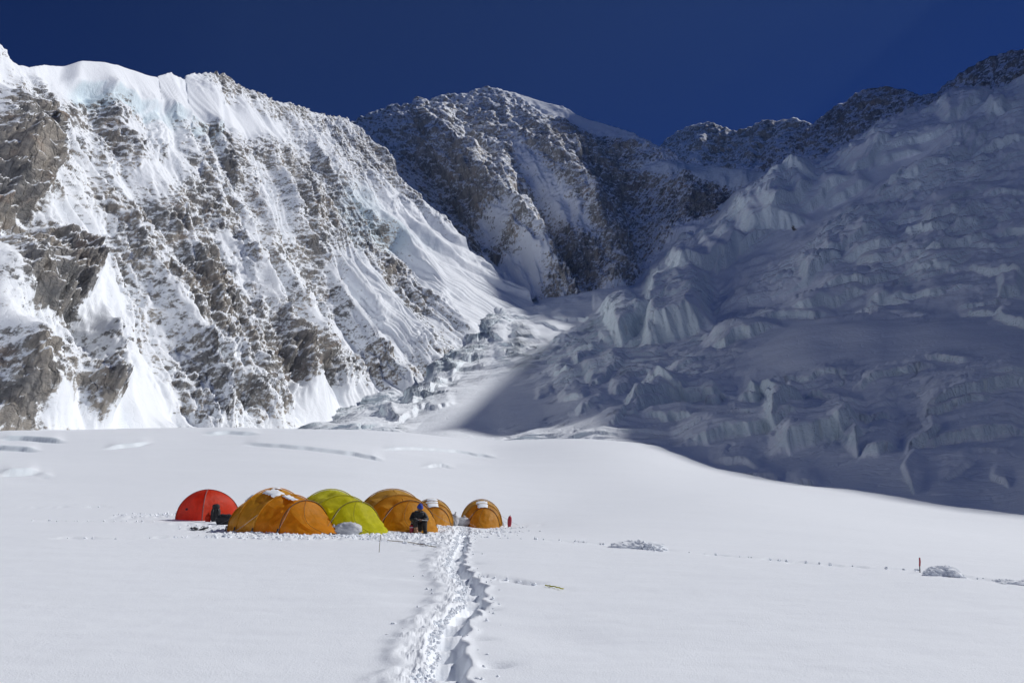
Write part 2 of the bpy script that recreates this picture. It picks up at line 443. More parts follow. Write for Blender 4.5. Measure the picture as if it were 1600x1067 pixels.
wall("mountain_back", BB, BR, 640, 400, 1.1, back_disp, M_BACK, 500)

FB = [(0, 940, 330, 3080), (.3, 1130, 330, 2780), (.6, 1350, 320, 2280), (1, 1800, 300, 1600)]
FR = [(0, 960, 262, 3514), (.06, 1030, 232, 3350), (.10, 1052, 212, 3298), (.14, 1080, 198, 3232), (.17, 1108, 191, 3166), (.20, 1128, 199, 3119), (.23, 1150, 205, 3068), (.26, 1172, 196, 3016), (.29, 1195, 187, 2962), (.32, 1215, 192, 2915), (.335, 1240, 184, 2856), (.355, 1258, 190, 2814), (.38, 1273, 197, 2778),
      (.41, 1292, 180, 2734), (.44, 1312, 163, 2687), (.47, 1335, 148, 2633), (.50, 1358, 140, 2579), (.53, 1385, 137, 2515), (.56, 1410, 139, 2457), (.59, 1440, 150, 2386), (.62, 1465, 149, 2327), (.64, 1482, 130, 2287), (.67, 1505, 112, 2233), (.70, 1532, 94, 2170), (.74, 1570, 84, 2081), (.78, 1605, 78, 1998), (.85, 1700, 60, 1860), (1, 1900, 50, 1700)]

def far_disp(a, b, v, G, px, py):
    edge = 1 - v ** 8 * .8
    wa = a + 60 * fbm(a / 300, b / 300, 3, 201)
    d = (ridged(wa / 230, b / 600, 3, 203) - .5) * 60 * edge
    d += fbm(a / 80, b / 90, 4, 211) * 24 * edge + (ridged(a / 30, b / 40, 3, 213) - .5) * 14
    def rk(N):
        r = .40 + (.62 - N[..., 2]) * .5 + fbm(a / 120, b / 120, 4, 221) * .2 + fbm(a / 30, b / 26, 3, 223) * .12 + (v - .4) * .35
        return np.clip(cover(r, .24, px, py), -.6, 1.4), r * 0
    return d, rk

wall("mountain_far", FB, FR, 320, 130, 1.05, far_disp, M_FAR, 600)

# ------------------------------------------------------------------ icefall on the right
COLS = [(470, [(712, 300), (700, 400), (690, 480), (684, 540)]),
        (560, [(705, 300), (672, 420), (655, 560), (640, 640)]),
        (640, [(705, 290), (672, 400), (650, 540), (632, 700)]),
        (700, [(700, 290), (680, 340), (645, 480), (605, 680), (570, 860)]),
        (780, [(705, 270), (682, 340), (640, 480), (600, 640), (560, 820), (520, 1020), (490, 1250)]),
        (850, [(705, 260), (680, 330), (630, 480), (575, 690), (530, 900), (490, 1180), (468, 1420)]),
        (930, [(700, 250), (660, 320), (600, 520), (545, 770), (505, 1000), (470, 1300), (455, 1520)]),
        (1000, [(715, 230), (680, 290), (610, 470), (545, 690), (488, 900), (478, 1250), (440, 1530)]),
        (1080, [(745, 190), (690, 270), (610, 440), (520, 700), (405, 1000), (400, 1350), (370, 1640)]),
        (1170, [(770, 150), (690, 250), (610, 410), (500, 660), (400, 880), (322, 1080), (318, 1300), (300, 1740)]),
        (1300, [(790, 115), (690, 230), (610, 370), (480, 610), (340, 880), (254, 1100), (250, 1250), (262, 1500)]),
        (1390, [(800, 95), (690, 220), (610, 350), (460, 600), (300, 880), (196, 1080), (194, 1150), (220, 1400)]),
        (1480, [(812, 82), (690, 210), (610, 330), (450, 570), (270, 860), (169, 1050), (167, 1120), (190, 1300)]),
        (1600, [(825, 66), (690, 200), (610, 305), (450, 535), (250, 830), (140, 1000), (137, 1060), (150, 1200)]),
        (1800, [(850, 50), (690, 180), (600, 290), (420, 500), (200, 780), (90, 900), (80, 960), (80, 1050)]),
        (2300, [(920, 36), (690, 140), (560, 230), (380, 400), (150, 600), (20, 700), (0, 740), (0, 800)])]
NVH, NVO, NU = 1350, 520, 660
NV = NVH
prof = []
for cpx, L in COLS:
    s = np.array([0] + list(np.cumsum([abs(L[i + 1][0] - L[i][0]) + 25 * abs(math.log(L[i + 1][1] / L[i][1])) for i in range(len(L) - 1)])), float)
    s /= s[-1]
    q = np.stack([[l[0] for l in L], np.log([l[1] for l in L])], -1)
    prof.append(pchip(s, q, np.linspace(0, 1, NV)))
prof = np.array(prof)                                   # columns, NV, 2
cu = np.concatenate([np.linspace(470, 1640, 600, endpoint=False), np.linspace(1640, 2300, 60)])
cx_ = np.array([c[0] for c in COLS], float)
pp = pchip(cx_, prof.reshape(len(COLS), -1), cu).reshape(len(cu), NV, 2).transpose(1, 0, 2)
G = P(np.broadcast_to(cu[None], (NV, NU)), pp[..., 0], np.exp(pp[..., 1]))
for k in range(2):
    G[1:-1] = (G[:-2] + 2 * G[1:-1] + G[2:]) / 4
px, py = [q.astype(np.float32) for q in PROJ(G)]
X, Yw = G[..., 0].astype(np.float32), G[..., 1].astype(np.float32)
I_SMOOTH = [(760, 640, 110, 60, -30, 1), (700, 680, 60, 30, 0, 1), (1420, 560, 220, 50, 3, .95), (1250, 580, 110, 45, -15, .8), (1180, 745, 120, 40, 15, .75), (1400, 765, 150, 40, 8, .8), (1580, 760, 80, 60, 0, .7), (860, 480, 60, 40, 20, .6), (960, 470, 60, 20, -10, .8), (1250, 370, 25, 90, 60, .7), (1330, 290, 25, 120, 62, .7), (1430, 250, 18, 90, 60, .5), (880, 650, 60, 30, 0, .5), (1560, 420, 60, 40, 0, .4), (1480, 480, 80, 18, 0, .6), (840, 520, 80, 20, -15, .7), (1050, 420, 30, 50, 40, .3)]
# ice walls and long terraces seen on the slope: (px, py, half length, half height, tilt)
SERAC = [(1062, 514, 48, 42, 0), (990, 524, 30, 32, -30), (1093, 421, 45, 20, -35), (1139, 402, 30, 16, -30), (1163, 388, 40, 14, -30), (1205, 350, 50, 26, -28), (1238, 326, 40, 16, -35),
         (1350, 360, 28, 7, -25), (1407, 346, 32, 8, -12), (1477, 348, 28, 10, -15), (1514, 360, 18, 8, -15), (1444, 374, 38, 10, -15), (1332, 390, 48, 11, -22), (1360, 402, 42, 13, -12), (1360, 416, 22, 8, -5),
         (1477, 400, 78, 9, -13), (1453, 425, 52, 9, -10), (1561, 430, 60, 10, 12), (1285, 425, 32, 14, -22), (1341, 449, 62, 13, -16), (1392, 475, 30, 11, -3), (1374, 477, 18, 9, -3), (1294, 477, 62, 13, -20), (1243, 500, 62, 12, -17), (1435, 468, 42, 9, -5), (1364, 497, 22, 6, 0),
         (1163, 538, 58, 17, -22), (1580, 463, 18, 15, 0), (1538, 482, 46, 7, -5), (1538, 500, 40, 8, 5), (1589, 519, 30, 13, 25),
         (1078, 625, 72, 10, 3), (1200, 632, 30, 11, 5), (1275, 620, 62, 6, -4), (1177, 641, 14, 10, -20), (1205, 644, 9, 6, 0), (1116, 638, 12, 8, -10), (1032, 636, 45, 12, -20), (1050, 664, 42, 8, 0),
         (1158, 678, 88, 14, -4), (1233, 657, 28, 15, -30), (1285, 646, 42, 7, 5), (1280, 685, 66, 19, -4), (1339, 695, 14, 14, -55), (1374, 704, 32, 13, -15), (1364, 671, 36, 8, -10),
         (1407, 625, 62, 8, -12), (1486, 603, 42, 6, -5), (1538, 641, 86, 12, -11), (1500, 660, 60, 7, -12), (1524, 683, 92, 16, -12), (1444, 697, 30, 11, -15), (1421, 735, 14, 10, 50), (1149, 716, 36, 9, 0), (1177, 737, 42, 8, -2), (1135, 746, 18, 4, 0), (1252, 739, 25, 8, -10),
         (1552, 711, 28, 3, 0), (1496, 728, 28, 5, -20), (1565, 740, 20, 6, 20),
         (1326, 302, 36, 13, -22), (1285, 310, 42, 13, -28), (1240, 290, 40, 16, -28), (1360, 250, 42, 11, -35), (1405, 246, 32, 9, -18), (1442, 220, 62, 8, -22), (1506, 173, 36, 13, -15), (1558, 176, 16, 10, -10), (1465, 272, 62, 9, -27), (1547, 280, 36, 4, -14), (1498, 310, 52, 9, -22), (1562, 231, 46, 12, -22),
         (1431, 338, 30, 7, -10), (1577, 310, 32, 8, -7), (1400, 300, 40, 6, -32), (1310, 345, 40, 6, -35), (1590, 370, 30, 9, 0), (1540, 395, 30, 6, 5),
         (949, 591, 30, 10, -15), (977, 611, 20, 10, -10), (898, 622, 22, 8, -15), (850, 616, 14, 6, 0), (1025, 645, 36, 12, -25), (988, 659, 46, 8, -15), (920, 570, 22, 7, -15), (1010, 590, 40, 6, -15), (880, 590, 16, 6, -10), (930, 640, 24, 7, -20), (960, 550, 20, 8, -10), (1090, 580, 50, 6, -22), (1060, 600, 40, 5, -10),
         (1040, 440, 40, 5, -15), (990, 430, 30, 5, -20), (1010, 460, 40, 4, -12), (900, 500, 30, 5, 10), (860, 508, 30, 6, 12), (1060, 385, 25, 4, -20),
         (720, 575, 22, 9, -35), (695, 595, 26, 11, -35), (668, 620, 34, 14, -30), (640, 648, 36, 13, -25), (615, 655, 14, 8, 0), (690, 635, 22, 9, -10), (800, 540, 26, 10, 0), (775, 525, 18, 10, 20), (820, 525, 18, 8, 10), (798, 558, 20, 8, 0)]
sm = np.clip(ell(px, py, I_SMOOTH), 0, 1)
wx = 8 * fbm(px / 34, py / 30, 3, 301); wy = 5 * fbm(px / 30, py / 26, 3, 305)
crumb = cells(px / 9 + .4 * wx / 8, py / 5, 309)
wy2 = wy + 1.0 * (crumb[2] - .5)
H = np.zeros_like(px); ICE = np.zeros_like(px)
for i, (cx, cy, rx, ry, an) in enumerate(SERAC):
    c, q = math.cos(math.radians(an)), math.sin(math.radians(an))
    kk = (np.abs(px - cx) < rx * 1.6 + 15) & (np.abs(py - cy) < rx * .8 + ry * 4 + 15)
    dx, dy = px[kk] + wx[kk] - cx, py[kk] + wy2[kk] - cy
    u = (dx * c + dy * q) / rx; w = (-dx * q + dy * c) / ry
    hh = (1.75 if cx > 1000 and cy > 595 else 1.25 if cx > 860 else .62) * ry * Yw[kk] / FPX * (1 - .35 * u * u * ((i * 7) % 3 - .6))
    lo = .55 + .35 * u * ((i % 3) - 1)                   # the lip runs a little oblique
    edge = ss(lo + .15, lo - .02, w)
    tail = ss(-3.2, lo, w)
    H[kk] += hh * edge * tail * ss(1.25, .5, np.abs(u))
scl = np.clip(Yw / 700, .22, 1.3)                        # blocks are bigger high on the slope
bands = np.zeros_like(px)
wX = X + 25 * fbm(X / 90, Yw / 90, 3, 311); wY = Yw + 25 * fbm(X / 80, Yw / 80, 3, 313) - .25 * X
active = (1 - sm) * ss(-.35, .1, fbm(X / 160, Yw / 120, 3, 317) + .1)
n = fbm(wX / 150, wY / 40, 3, 321)
for thr in (-.32, -.12, .08, .28):
    H += 2.6 * scl * ss(thr, thr + .045, n) * active
n = fbm(wX / 45, wY / 15, 3, 331)
for thr in (-.2, .1, .35):
    H += 1.2 * scl * ss(thr, thr + .07, n) * active
d1, d2, cid = cells(wX / 17, wY / 10, 341)
blk = active * ss(.05, .4, fbm(X / 70, Yw / 50, 2, 343))
H += blk * scl * (cid - .4) * 4 * ss(0, .16, d2 - d1)
d1, d2, cid = cells(wX / 6, wY / 4.5, 345)
H += blk * scl * (cid - .4) * 1.6 * ss(0, .2, d2 - d1)
H += fbm(X / 60, Yw / 60, 3, 351) * 7 * (1 - .6 * sm) * scl
H += fbm(X / 9, Yw / 9, 3, 353) * 1.1 * (1 - sm) * scl
H += fbm(X / 2.5, Yw / 2.5, 2, 355) * .35 * (1 - sm) * scl
H += ell(px, py, [(1400, 575, 260, 62, 2, 1)]) * 13 + ell(px, py, [(1250, 735, 160, 35, 8, 1), (1500, 760, 120, 40, 5, 1)]) * -2.5
cr = ridged(wX / 60, wY / 24, 1, 357)
H -= ss(.955, .985, cr) * 2.5 * scl * active
pit = fbm(px / 60, py / 40, 3, 361)
H *= ss(0, .05, np.linspace(0, 1, NV)[:, None]).astype(np.float32)
up = np.array([-.30, -.45, .84])
G2 = G + H[..., None] * up
# redistribute the rows so that walls get as many as they need
q_ = PROJ(G2)
sl_ = np.hypot(np.diff(q_[0], axis=0), np.diff(q_[1], axis=0)) + .04 + .02 * np.linalg.norm(np.diff(G2, axis=0), axis=-1)
cum = np.concatenate([np.zeros((1, NU)), np.cumsum(sl_, 0)], 0); cum /= cum[-1:]
kw_ = np.hanning(41); kw_ /= kw_.sum()
cpad = np.concatenate([np.repeat(cum[:, :1], 20, 1), cum, np.repeat(cum[:, -1:], 20, 1)], 1)
cum = sum(kw_[k] * cpad[:, k:k + NU] for k in range(41))
tv = np.linspace(0, 1, NVO)
def rs_rows(A):
    return np.stack([np.interp(tv, cum[:, j], A[:, j]) for j in range(NU)], 1)
G2 = np.stack([rs_rows(G2[..., k]) for k in range(3)], -1)
H = rs_rows(H); px = rs_rows(px); py = rs_rows(py)
N2 = gnormals(G2); N2 = np.where(N2[..., 2:3] < 0, -N2, N2)
ice = np.clip(ss(.72, .35, N2[..., 2]) * .9 + .06, 0, 1) * ss(0, 2.5, np.abs(H))
rk = np.full_like(px, -.6)
rk = np.maximum(rk, ell(px, py, [(1242, 360, 5, 3, 0, 1.1), (1062, 524, 5, 1.8, -20, 1.0)]) - .3)
icefall = structure(grid_obj("icefall", G2, M_ICE, {'rock': rk, 'ice': ice}))

# ------------------------------------------------------------------ the ridge beyond the frame that shades the icefall
EDGE = [(2100, 870, 42), (1600, 806, 66), (1480, 789, 82), (1240, 757, 112), (1120, 733, 150), (1050, 705, 195), (1000, 682, 250), (905, 656, 320), (860, 672, 335), (760, 686, 345), (690, 676, 372), (735, 640, 480), (790, 590, 640), (840, 548, 800), (905, 503, 1000), (835, 470, 1180), (825, 395, 1320)]
C = []
for i, (x, y, Y) in enumerate(EDGE):
    b = P(x, y, Y)
    D = np.interp(Y, [40, 400, 1320], [560, 900, 2000])
    C.append(b + SUN / math.cos(SUN_EL) * D)
C = np.array(C)
for s_, h_ in [(1400, -10), (1460, 0), (1530, 30), (1600, 90), (1700, 200), (1770, 260), (1815, 235), (1850, 215), (1900, 260), (1990, 450)]:   # across the light, height over the ray
    t_ = 3100 + (s_ - 1400) * .5
    C = np.concatenate([C, [[t_ * math.sin(SUN_AZ) - s_ * math.cos(SUN_AZ), t_ * math.cos(SUN_AZ) + s_ * math.sin(SUN_AZ), h_ + t_ * math.tan(SUN_EL)]]])
C = C[np.argsort(-C[:, 0] * math.cos(SUN_AZ) + C[:, 1] * math.sin(SUN_AZ))]
C = np.concatenate([C[:1] + [[-120, -420, 40]], C, C[-1:] + [[400, 100, -300]]])
ta = np.concatenate([[0], np.cumsum(np.linalg.norm(np.diff(C, axis=0), axis=1))]); ta /= ta[-1]
tn = np.unique(np.concatenate([np.linspace(0, 1, 260), ta]))
crest = lin(ta, C, tn)
rows = []
for k in (0, .2, .4, .6, .8, .92, 1):
    r = crest.copy()
    r[:, 0] -= (1 - k) * (100 + .13 * crest[:, 0]); r[:, 1] -= (1 - k) * 60
    r[:, 2] = (crest[:, 2] + 40) * k ** 1.1 - 40
    rows.append(r)
for k in (.3, 1):
    r = crest.copy(); r[:, 0] += 500 * k; r[:, 2] -= 600 * k; rows.append(r)
GR = np.stack(rows)
GR[1:-3] += (fbm(GR[1:-3, :, 1] / 120, GR[1:-3, :, 2] / 120, 3, 401) * 40)[..., None] * np.array([-.7, 0, .4])
nz = fbm(GR[..., 1] / 80, GR[..., 2] / 80, 4, 403)
structure(grid_obj("mountain_right", GR, M_FAR, {'rock': .4 + nz, 'ice': nz * 0}))

# ------------------------------------------------------------------ unseen snow slopes added behind the camp to bounce light into the shade
foot = pchip([0, .2, .4, .6, .8, 1], np.array([[-290, 170, -4], [-400, -120, -10], [-300, -330, -14], [0, -400, -16], [290, -380, -16], [480, -260, -20]], float), np.linspace(0, 1, 200))
out_ = foot[:, :2] / np.linalg.norm(foot[:, :2], axis=1, keepdims=True)
rows = []
for k in np.linspace(0, 1, 70):
    r = foot.copy(); r[:, :2] += out_ * 520 * k; r[:, 2] += 290 * k ** 1.15 * (1 - .25 * np.linspace(-1, 1, 200) ** 2); rows.append(r)
GB = np.stack(rows); GB[..., 2] += (ridged(GB[..., 0] / 130, GB[..., 1] / 130, 4, 421) - .5) * 70 * np.linspace(0, 1, 70)[:, None]
nz = fbm(GB[..., 0] / 60, GB[..., 1] / 60, 4, 423)
structure(grid_obj("bounce_slopes", GB[:, ::-1], M_LEFT, {'rock': .25 + nz[:, ::-1] * .8, 'ice': nz * 0}))

# ------------------------------------------------------------------ the snowfield round the camp
CREST = [(-1500, 120, 715), (-500, 190, 690), (0, 232, 673), (150, 245, 671), (300, 258, 668), (450, 262, 670), (560, 262, 671), (640, 265, 676), (780, 285, 688), (900, 278, 684), (1000, 240, 692), (1040, 205, 702), (1080, 175, 718), (1120, 150, 733), (1240, 112, 757), (1370, 95, 773), (1480, 82, 789), (1600, 66, 806), (2100, 42, 868), (3500, 25, 1000)]
ctl = []
for px_, Yc, pc in CREST:
    ctl.append(P(px_, pc, Yc))
for q in [(0, 690, 165), (300, 686, 170), (560, 690, 170), (0, 735, 80), (300, 735, 80), (560, 738, 80), (760, 745, 90), (760, 705, 200), (1000, 745, 95), (1100, 775, 60), (900, 780, 60), (1300, 800, 50), (1200, 770, 75),
          (755, 822, 36), (680, 821, 31), (320, 811, 30.4), (900, 815, 36)]:
    ctl.append(P(*q))
for px_ in (-300, 0, 300, 600, 900, 1200, 1500, 1900):
    for py_ in (1150, 1000, 900, 840):
        if py_ > 845 or px_ < 650:
            ctl.append(P(px_, py_, float(ground_y(py_))))
for px_, py_ in ((640, 836), (700, 842), (760, 848), (560, 836), (460, 835), (380, 830), (850, 850), (600, 830), (520, 828)):
    ctl.append(P(px_, py_, float(ground_y(py_))))
ctl = np.array(ctl)
for ang in range(60, 301, 20):
    for r in (3, 10, 40, 150, 420):
        ctl = np.concatenate([ctl, [[r * math.sin(math.radians(ang)), r * math.cos(math.radians(ang)), -.004 * r if r > 10 else 0]]])

def lp(x, y):
    r = np.hypot(x, y); k = np.log(r + 2.0)
    return np.stack([x / (r + 2) * k * 1.3, y / (r + 2) * k * 1.3], -1)

def tps(c, v):
    n = len(c)
    d = np.linalg.norm(c[:, None] - c[None], axis=-1)
    K = np.where(d > 0, d ** 2 * np.log(d + 1e-9), 0) + np.eye(n) * .0003
    Q = np.concatenate([np.ones((n, 1)), c], 1)
    A = np.zeros((n + 3, n + 3)); A[:n, :n] = K; A[:n, n:] = Q; A[n:, :n] = Q.T
    w = np.linalg.solve(A, np.concatenate([v, np.zeros(3)]))
    def f(p):
        sh = p.shape[:-1]; p = p.reshape(-1, 2); o = np.zeros(len(p))
        for i in range(n):
            dd = (p[:, 0] - c[i, 0]) ** 2 + (p[:, 1] - c[i, 1]) ** 2
            o += w[i] * .5 * dd * np.log(dd + 1e-12)
        return (o + w[n] + w[n + 1] * p[:, 0] + w[n + 2] * p[:, 1]).reshape(sh)
    return f
_sur = tps(lp(ctl[:, 0], ctl[:, 1]), ctl[:, 2])
_cpx = np.array([c[0] for c in CREST], float); _cY = np.array([c[1] for c in CREST], float)
_cang = np.arctan2((_cpx - 800) / FPX, 1.0); _cr = _cY / np.cos(_cang)

def surf(x, y):
    x = np.asarray(x, float); y = np.asarray(y, float)
    z = _sur(lp(x, y))
    r = np.hypot(x, y); an = np.arctan2(x, y)
    rc = np.interp(an, _cang, _cr, left=400, right=400)
    over = np.maximum(r - rc, 0)
    z = z - over * .30 * ss(0, 12, over)
    z += .10 * fbm(x / 14, y / 9, 3, 501) * ss(4, 30, r) + .35 * fbm(x / 45, y / 30, 2, 503) * ss(25, 90, r)
    z += .022 * fbm(x / 2.6, y / 1.5, 3, 505) * ss(3, 8, r) + .005 * fbm(x / .7 + y * .3, y / .3, 2, 507) * ss(60, 20, r)
    return z

def gz(x, y):
    return float(surf(np.array([x]), np.array([y]))[0])

def GP(px, py):
    """point of the (nearly level) snow near the camp under a photo pixel"""
    Y = float(ground_y(py)); q = P(px, py, Y)
    for _ in range(6):
        z = gz(q[0], q[1]); Y = float(ground_y(py, z)) * .6 + Y * .4; q = P(px, py, Y)
    return Vector((q[0], q[1], gz(q[0], q[1])))

def poly_dist(x, y, L):
    """distance along, signed side distance (right is positive) and plain distance to a polyline"""
    best = np.full(x.shape, 1e9); sd = np.zeros(x.shape); al = np.zeros(x.shape); acc = 0
    for (x0, y0), (x1, y1) in zip(L[:-1], L[1:]):
        dx, dy = x1 - x0, y1 - y0; ln = math.hypot(dx, dy)
        t = np.clip(((x - x0) * dx + (y - y0) * dy) / ln ** 2, 0, 1)
        ex, ey = x - (x0 + t * dx), y - (y0 + t * dy)
        d = np.hypot(ex, ey); n = d < best
        best = np.where(n, d, best); al = np.where(n, acc + t * ln, al)
        sd = np.where(n, np.sign(ex * dy - ey * dx) * d, sd); acc += ln
    return al, sd, best

TRAIL = [(716, 1150), (706, 1095), (692, 1060), (700, 1030), (694, 1012), (700, 987), (720, 960), (738, 946), (734, 933), (740, 921), (731, 909), (719, 896), (709, 880), (713, 868), (720, 852), (721, 838), (728, 829), (722, 823)]
TW = [(lambda q: (q.x, q.y))(GP(*t)) for t in TRAIL]
th = np.radians(np.concatenate([np.linspace(-180, -62, 60, endpoint=False), np.linspace(-62, -35, 40, endpoint=False), np.linspace(-35, -10, 150, endpoint=False), np.linspace(-10, 0, 270, endpoint=False),
                                np.linspace(0, 35, 190, endpoint=False), np.linspace(35, 62, 40, endpoint=False), np.linspace(62, 180, 60, endpoint=False)]))
rr = np.concatenate([np.geomspace(.6, 4, 14, endpoint=False), np.geomspace(4, 27, 250, endpoint=False), np.geomspace(27, 120, 90, endpoint=False), np.geomspace(120, 300, 130, endpoint=False), np.geomspace(300, 430, 12)])
R_, T_ = np.meshgrid(rr, th, indexing='ij')
gx, gy = R_ * np.sin(T_), R_ * np.cos(T_)
z = surf(gx, gy)
# trodden trail: a trench of boot holes with churned snow thrown to its sunlit side
al, sd, ds = poly_dist(gx, gy, TW)
near = ds < 1.2
a_, s_ = al[near], sd[near]
s_ = s_ - .05 * np.sin(a_ * 7.5) - .05 * fbm(a_ * 2, a_ * 0, 2, 521)
x_, y_ = gx[near], gy[near]
wid = .165 + .06 * fbm(a_ * 1.7, a_ * 0 + 3, 2, 523)
hole = .17 + .09 * np.sin(a_ * 2 * math.pi / .62 + 1.2 * fbm(a_, a_ * 0, 2, 525)) + .05 * fbm(x_ * 6, y_ * 6, 3, 527)
dz = -hole * ss(wid * 1.25, wid * .55, np.abs(s_ + .02 * fbm(x_ * 9, y_ * 9, 2, 529)))
lum = ss(-.45, -.27, s_ + .12 * fbm(x_ * 3, y_ * 3, 2, 531)) * ss(-.02, -.14, s_)
churn = ridged(x_ * 9, y_ * 9, 4, 533) - .45
d1, d2, cid = cells(x_ * 19, y_ * 15, 535)
dz += lum * (.036 * churn + .020 * (cid - .5) * ss(0, .3, d2 - d1) + .02 + .05 * fbm(x_ * 2.4, y_ * 2.4, 2, 536))
rim = np.exp(-((s_ - .2) / .07) ** 2) * .02 + np.exp(-((s_ + .45) / .12) ** 2) * .035
dz += rim * (1 + fbm(x_ * 4, y_ * 4, 2, 537))
z[near] += dz
# trodden ground round the tents
tr = np.zeros_like(z)
for px_, py_, r in [(700, 832, 1.3), (650, 838, 1.2), (580, 836, 1.0), (540, 838, 1.1), (470, 838, 1.2), (400, 834, 1.2), (350, 824, 1.3), (250, 806, 1.8), (720, 826, 1.5), (690, 845, .8), (740, 828, 1.4), (800, 822, 1.2), (300, 818, 1.0)]:
    c = GP(px_, py_)
    tr = np.maximum(tr, np.exp(-((gx - c.x) ** 2 + (gy - c.y) ** 2) / r ** 2))
m_ = tr > .05
z[m_] += ss(.15, .6, tr[m_]) * (.10 * (ridged(gx[m_] * 3, gy[m_] * 3, 3, 541) - .5) + .06 * fbm(gx[m_] * 7, gy[m_] * 7, 2, 543))
# older tracks, half drifted over
LINES = [([(745, 838), (900, 846), (1050, 860), (1230, 877), (1440, 891), (1600, 914), (1750, 935)], .05, .16),
         ([(100, 840), (180, 842), (270, 839), (360, 838)], .07, .25), ([(50, 813), (150, 814), (250, 815)], .05, .25), ([(60, 792), (120, 791), (160, 792)], .06, .5),
         ([(762, 900), (800, 906), (840, 912), (880, 921)], .07, .16), ([(560, 842), (610, 846), (690, 856)], .04, .10)]
for L, h, w in LINES:
    Lw = [(lambda q: (q.x, q.y))(GP(*t)) for t in L]
    al, sd, ds = poly_dist(gx, gy, Lw)
    n_ = ds < w * 4
    k = ss(-.25, .35, fbm(al[n_] * .8, al[n_] * 0, 3, 551) + .12)
    z[n_] += k * (-h * np.exp(-(sd[n_] / w) ** 2) + h * (cells(gx[n_] / .22, gy[n_] / .22, 553)[2] - .35) * np.exp(-(sd[n_] / w / 1.6) ** 2) * 1.3)
# single boot prints and drifted hollows beside the trail
for px_, py_, w, h in [(775, 1038, .09, .05), (748, 995, .10, .04), (763, 951, .08, .05), (748, 899, .12, .05), (765, 935, .09, .03), (740, 880, .1, .04), (656, 875, .1, .05), (640, 860, .12, .04), (735, 862, .1, .03),
                       (670, 904, .25, .03), (640, 925, .3, .03), (850, 985, .35, .03), (890, 1000, .4, .03), (620, 900, .3, .02), (655, 940, .3, .03), (830, 965, .3, .02)]:
    c = GP(px_, py_)
    z -= h * np.exp(-(((gx - c.x) / (w * 1.5)) ** 2 + ((gy - c.y) / w) ** 2))
# crevasses crossing the swell behind the camp: the far lip stands higher than the near one
CREV = [([(385, 694), (440, 697), (500, 703), (550, 709), (598, 719)], .5, 9), ([(600, 701), (660, 701), (720, 706), (775, 715)], .4, 6), ([(0, 686), (40, 686), (100, 690)], 1.0, 9), ([(-80, 700), (0, 700), (60, 704)], .8, 8),
        ([(0, 741), (30, 740), (60, 738)], .8, 7), ([(165, 700), (200, 697), (235, 692)], .6, 7), ([(660, 729), (690, 727), (710, 731)], .35, 5), ([(320, 678), (360, 676), (405, 678)], .7, 8), ([(60, 744), (80, 745)], .6, 5)]
icesn = np.zeros_like(z)
gpx, gpy = PROJ(np.stack([gx, gy, z], -1))
vis = (gy > 40) & (R_ < np.interp(np.arctan2(gx, gy), _cang, _cr, left=0, right=0))
for L, h, w in CREV:
    lx = [q[0] for q in L]; ly = [q[1] for q in L]
    # find where the sight row meets the surface, per direction
    on = (gpx > lx[0] - 6) & (gpx < lx[-1] + 6) & vis
    row = np.interp(gpx, lx, ly)
    dpy = row - gpy + 1.0 * fbm(gpx / 26, gpx * 0, 2, 561)   # positive = beyond the lip
    fade = ss(lx[0] - 6, lx[0] + 18, gpx) * ss(lx[-1] + 6, lx[-1] - 18, gpx)
    z += np.where(on, h * .7 * fade * ss(-.6, .5, dpy) * np.exp(-np.maximum(dpy, 0) / w) - .5 * h * fade * np.exp(-((dpy + 1.2) / 1.2) ** 2), 0)
    icesn = np.maximum(icesn, np.where(on, fade * np.exp(-(dpy / 1.6) ** 2) * .3 * min(1, h), 0))
snowfield = structure(grid_obj("snowfield", np.stack([gx, gy, z], -1), M_SNOW, {'ice': icesn}, wrap=True))

# ------------------------------------------------------------------ small mesh tools
def mesh_obj(name, verts, faces, mat, parent=None, smooth=True):
    me = bpy.data.meshes.new(name)
    me.from_pydata([tuple(v) for v in verts], [], faces)
    if smooth: me.polygons.foreach_set('use_smooth', [True] * len(me.polygons))
    if mat: me.materials.append(mat)
    me.update()
    return link(bpy.data.objects.new(name, me), parent)

def gridmesh(name, G, mat, parent=None, wrap=False):
    nv, nu = G.shape[:2]
    f = []
    for i in range(nv - 1):
        for j in range(nu if wrap else nu - 1):
            k = (j + 1) % nu
            f.append((i * nu + j, i * nu + k, (i + 1) * nu + k, (i + 1) * nu + j))
    return mesh_obj(name, G.reshape(-1, 3), f, mat, parent)

def tube_data(pts, rad, seg=8, caps=True):
    pts = [Vector(p) for p in pts]; n = len(pts)
    rad = [rad] * n if isinstance(rad, (int, float)) else rad
    V, F = [], []
    up = Vector((0, 0, 1))
    for i, p in enumerate(pts):
        d = (pts[min(i + 1, n - 1)] - pts[max(i - 1, 0)]).normalized()
        s = d.cross(up if abs(d.z) < .95 else Vector((1, 0, 0))).normalized(); t = s.cross(d)
        for k in range(seg):
            a = 2 * math.pi * k / seg
            V.append(p + (s * math.cos(a) + t * math.sin(a)) * rad[i])
    for i in range(n - 1):
        for k in range(seg):
            F.append((i * seg + k, i * seg + (k + 1) % seg, (i + 1) * seg + (k + 1) % seg, (i + 1) * seg + k))
    if caps:
        F.append(tuple(range(seg))[::-1]); F.append(tuple((n - 1) * seg + k for k in range(seg)))
    return V, F

def tube(name, pts, rad, mat, parent=None, seg=8):
    V, F = tube_data(pts, rad, seg)
    return mesh_obj(name, V, F, mat, parent)

def merge(parts):
    V, F = [], []
    for v, f in parts:
        o = len(V); V += list(v); F += [tuple(i + o for i in q) for q in f]
    return V, F

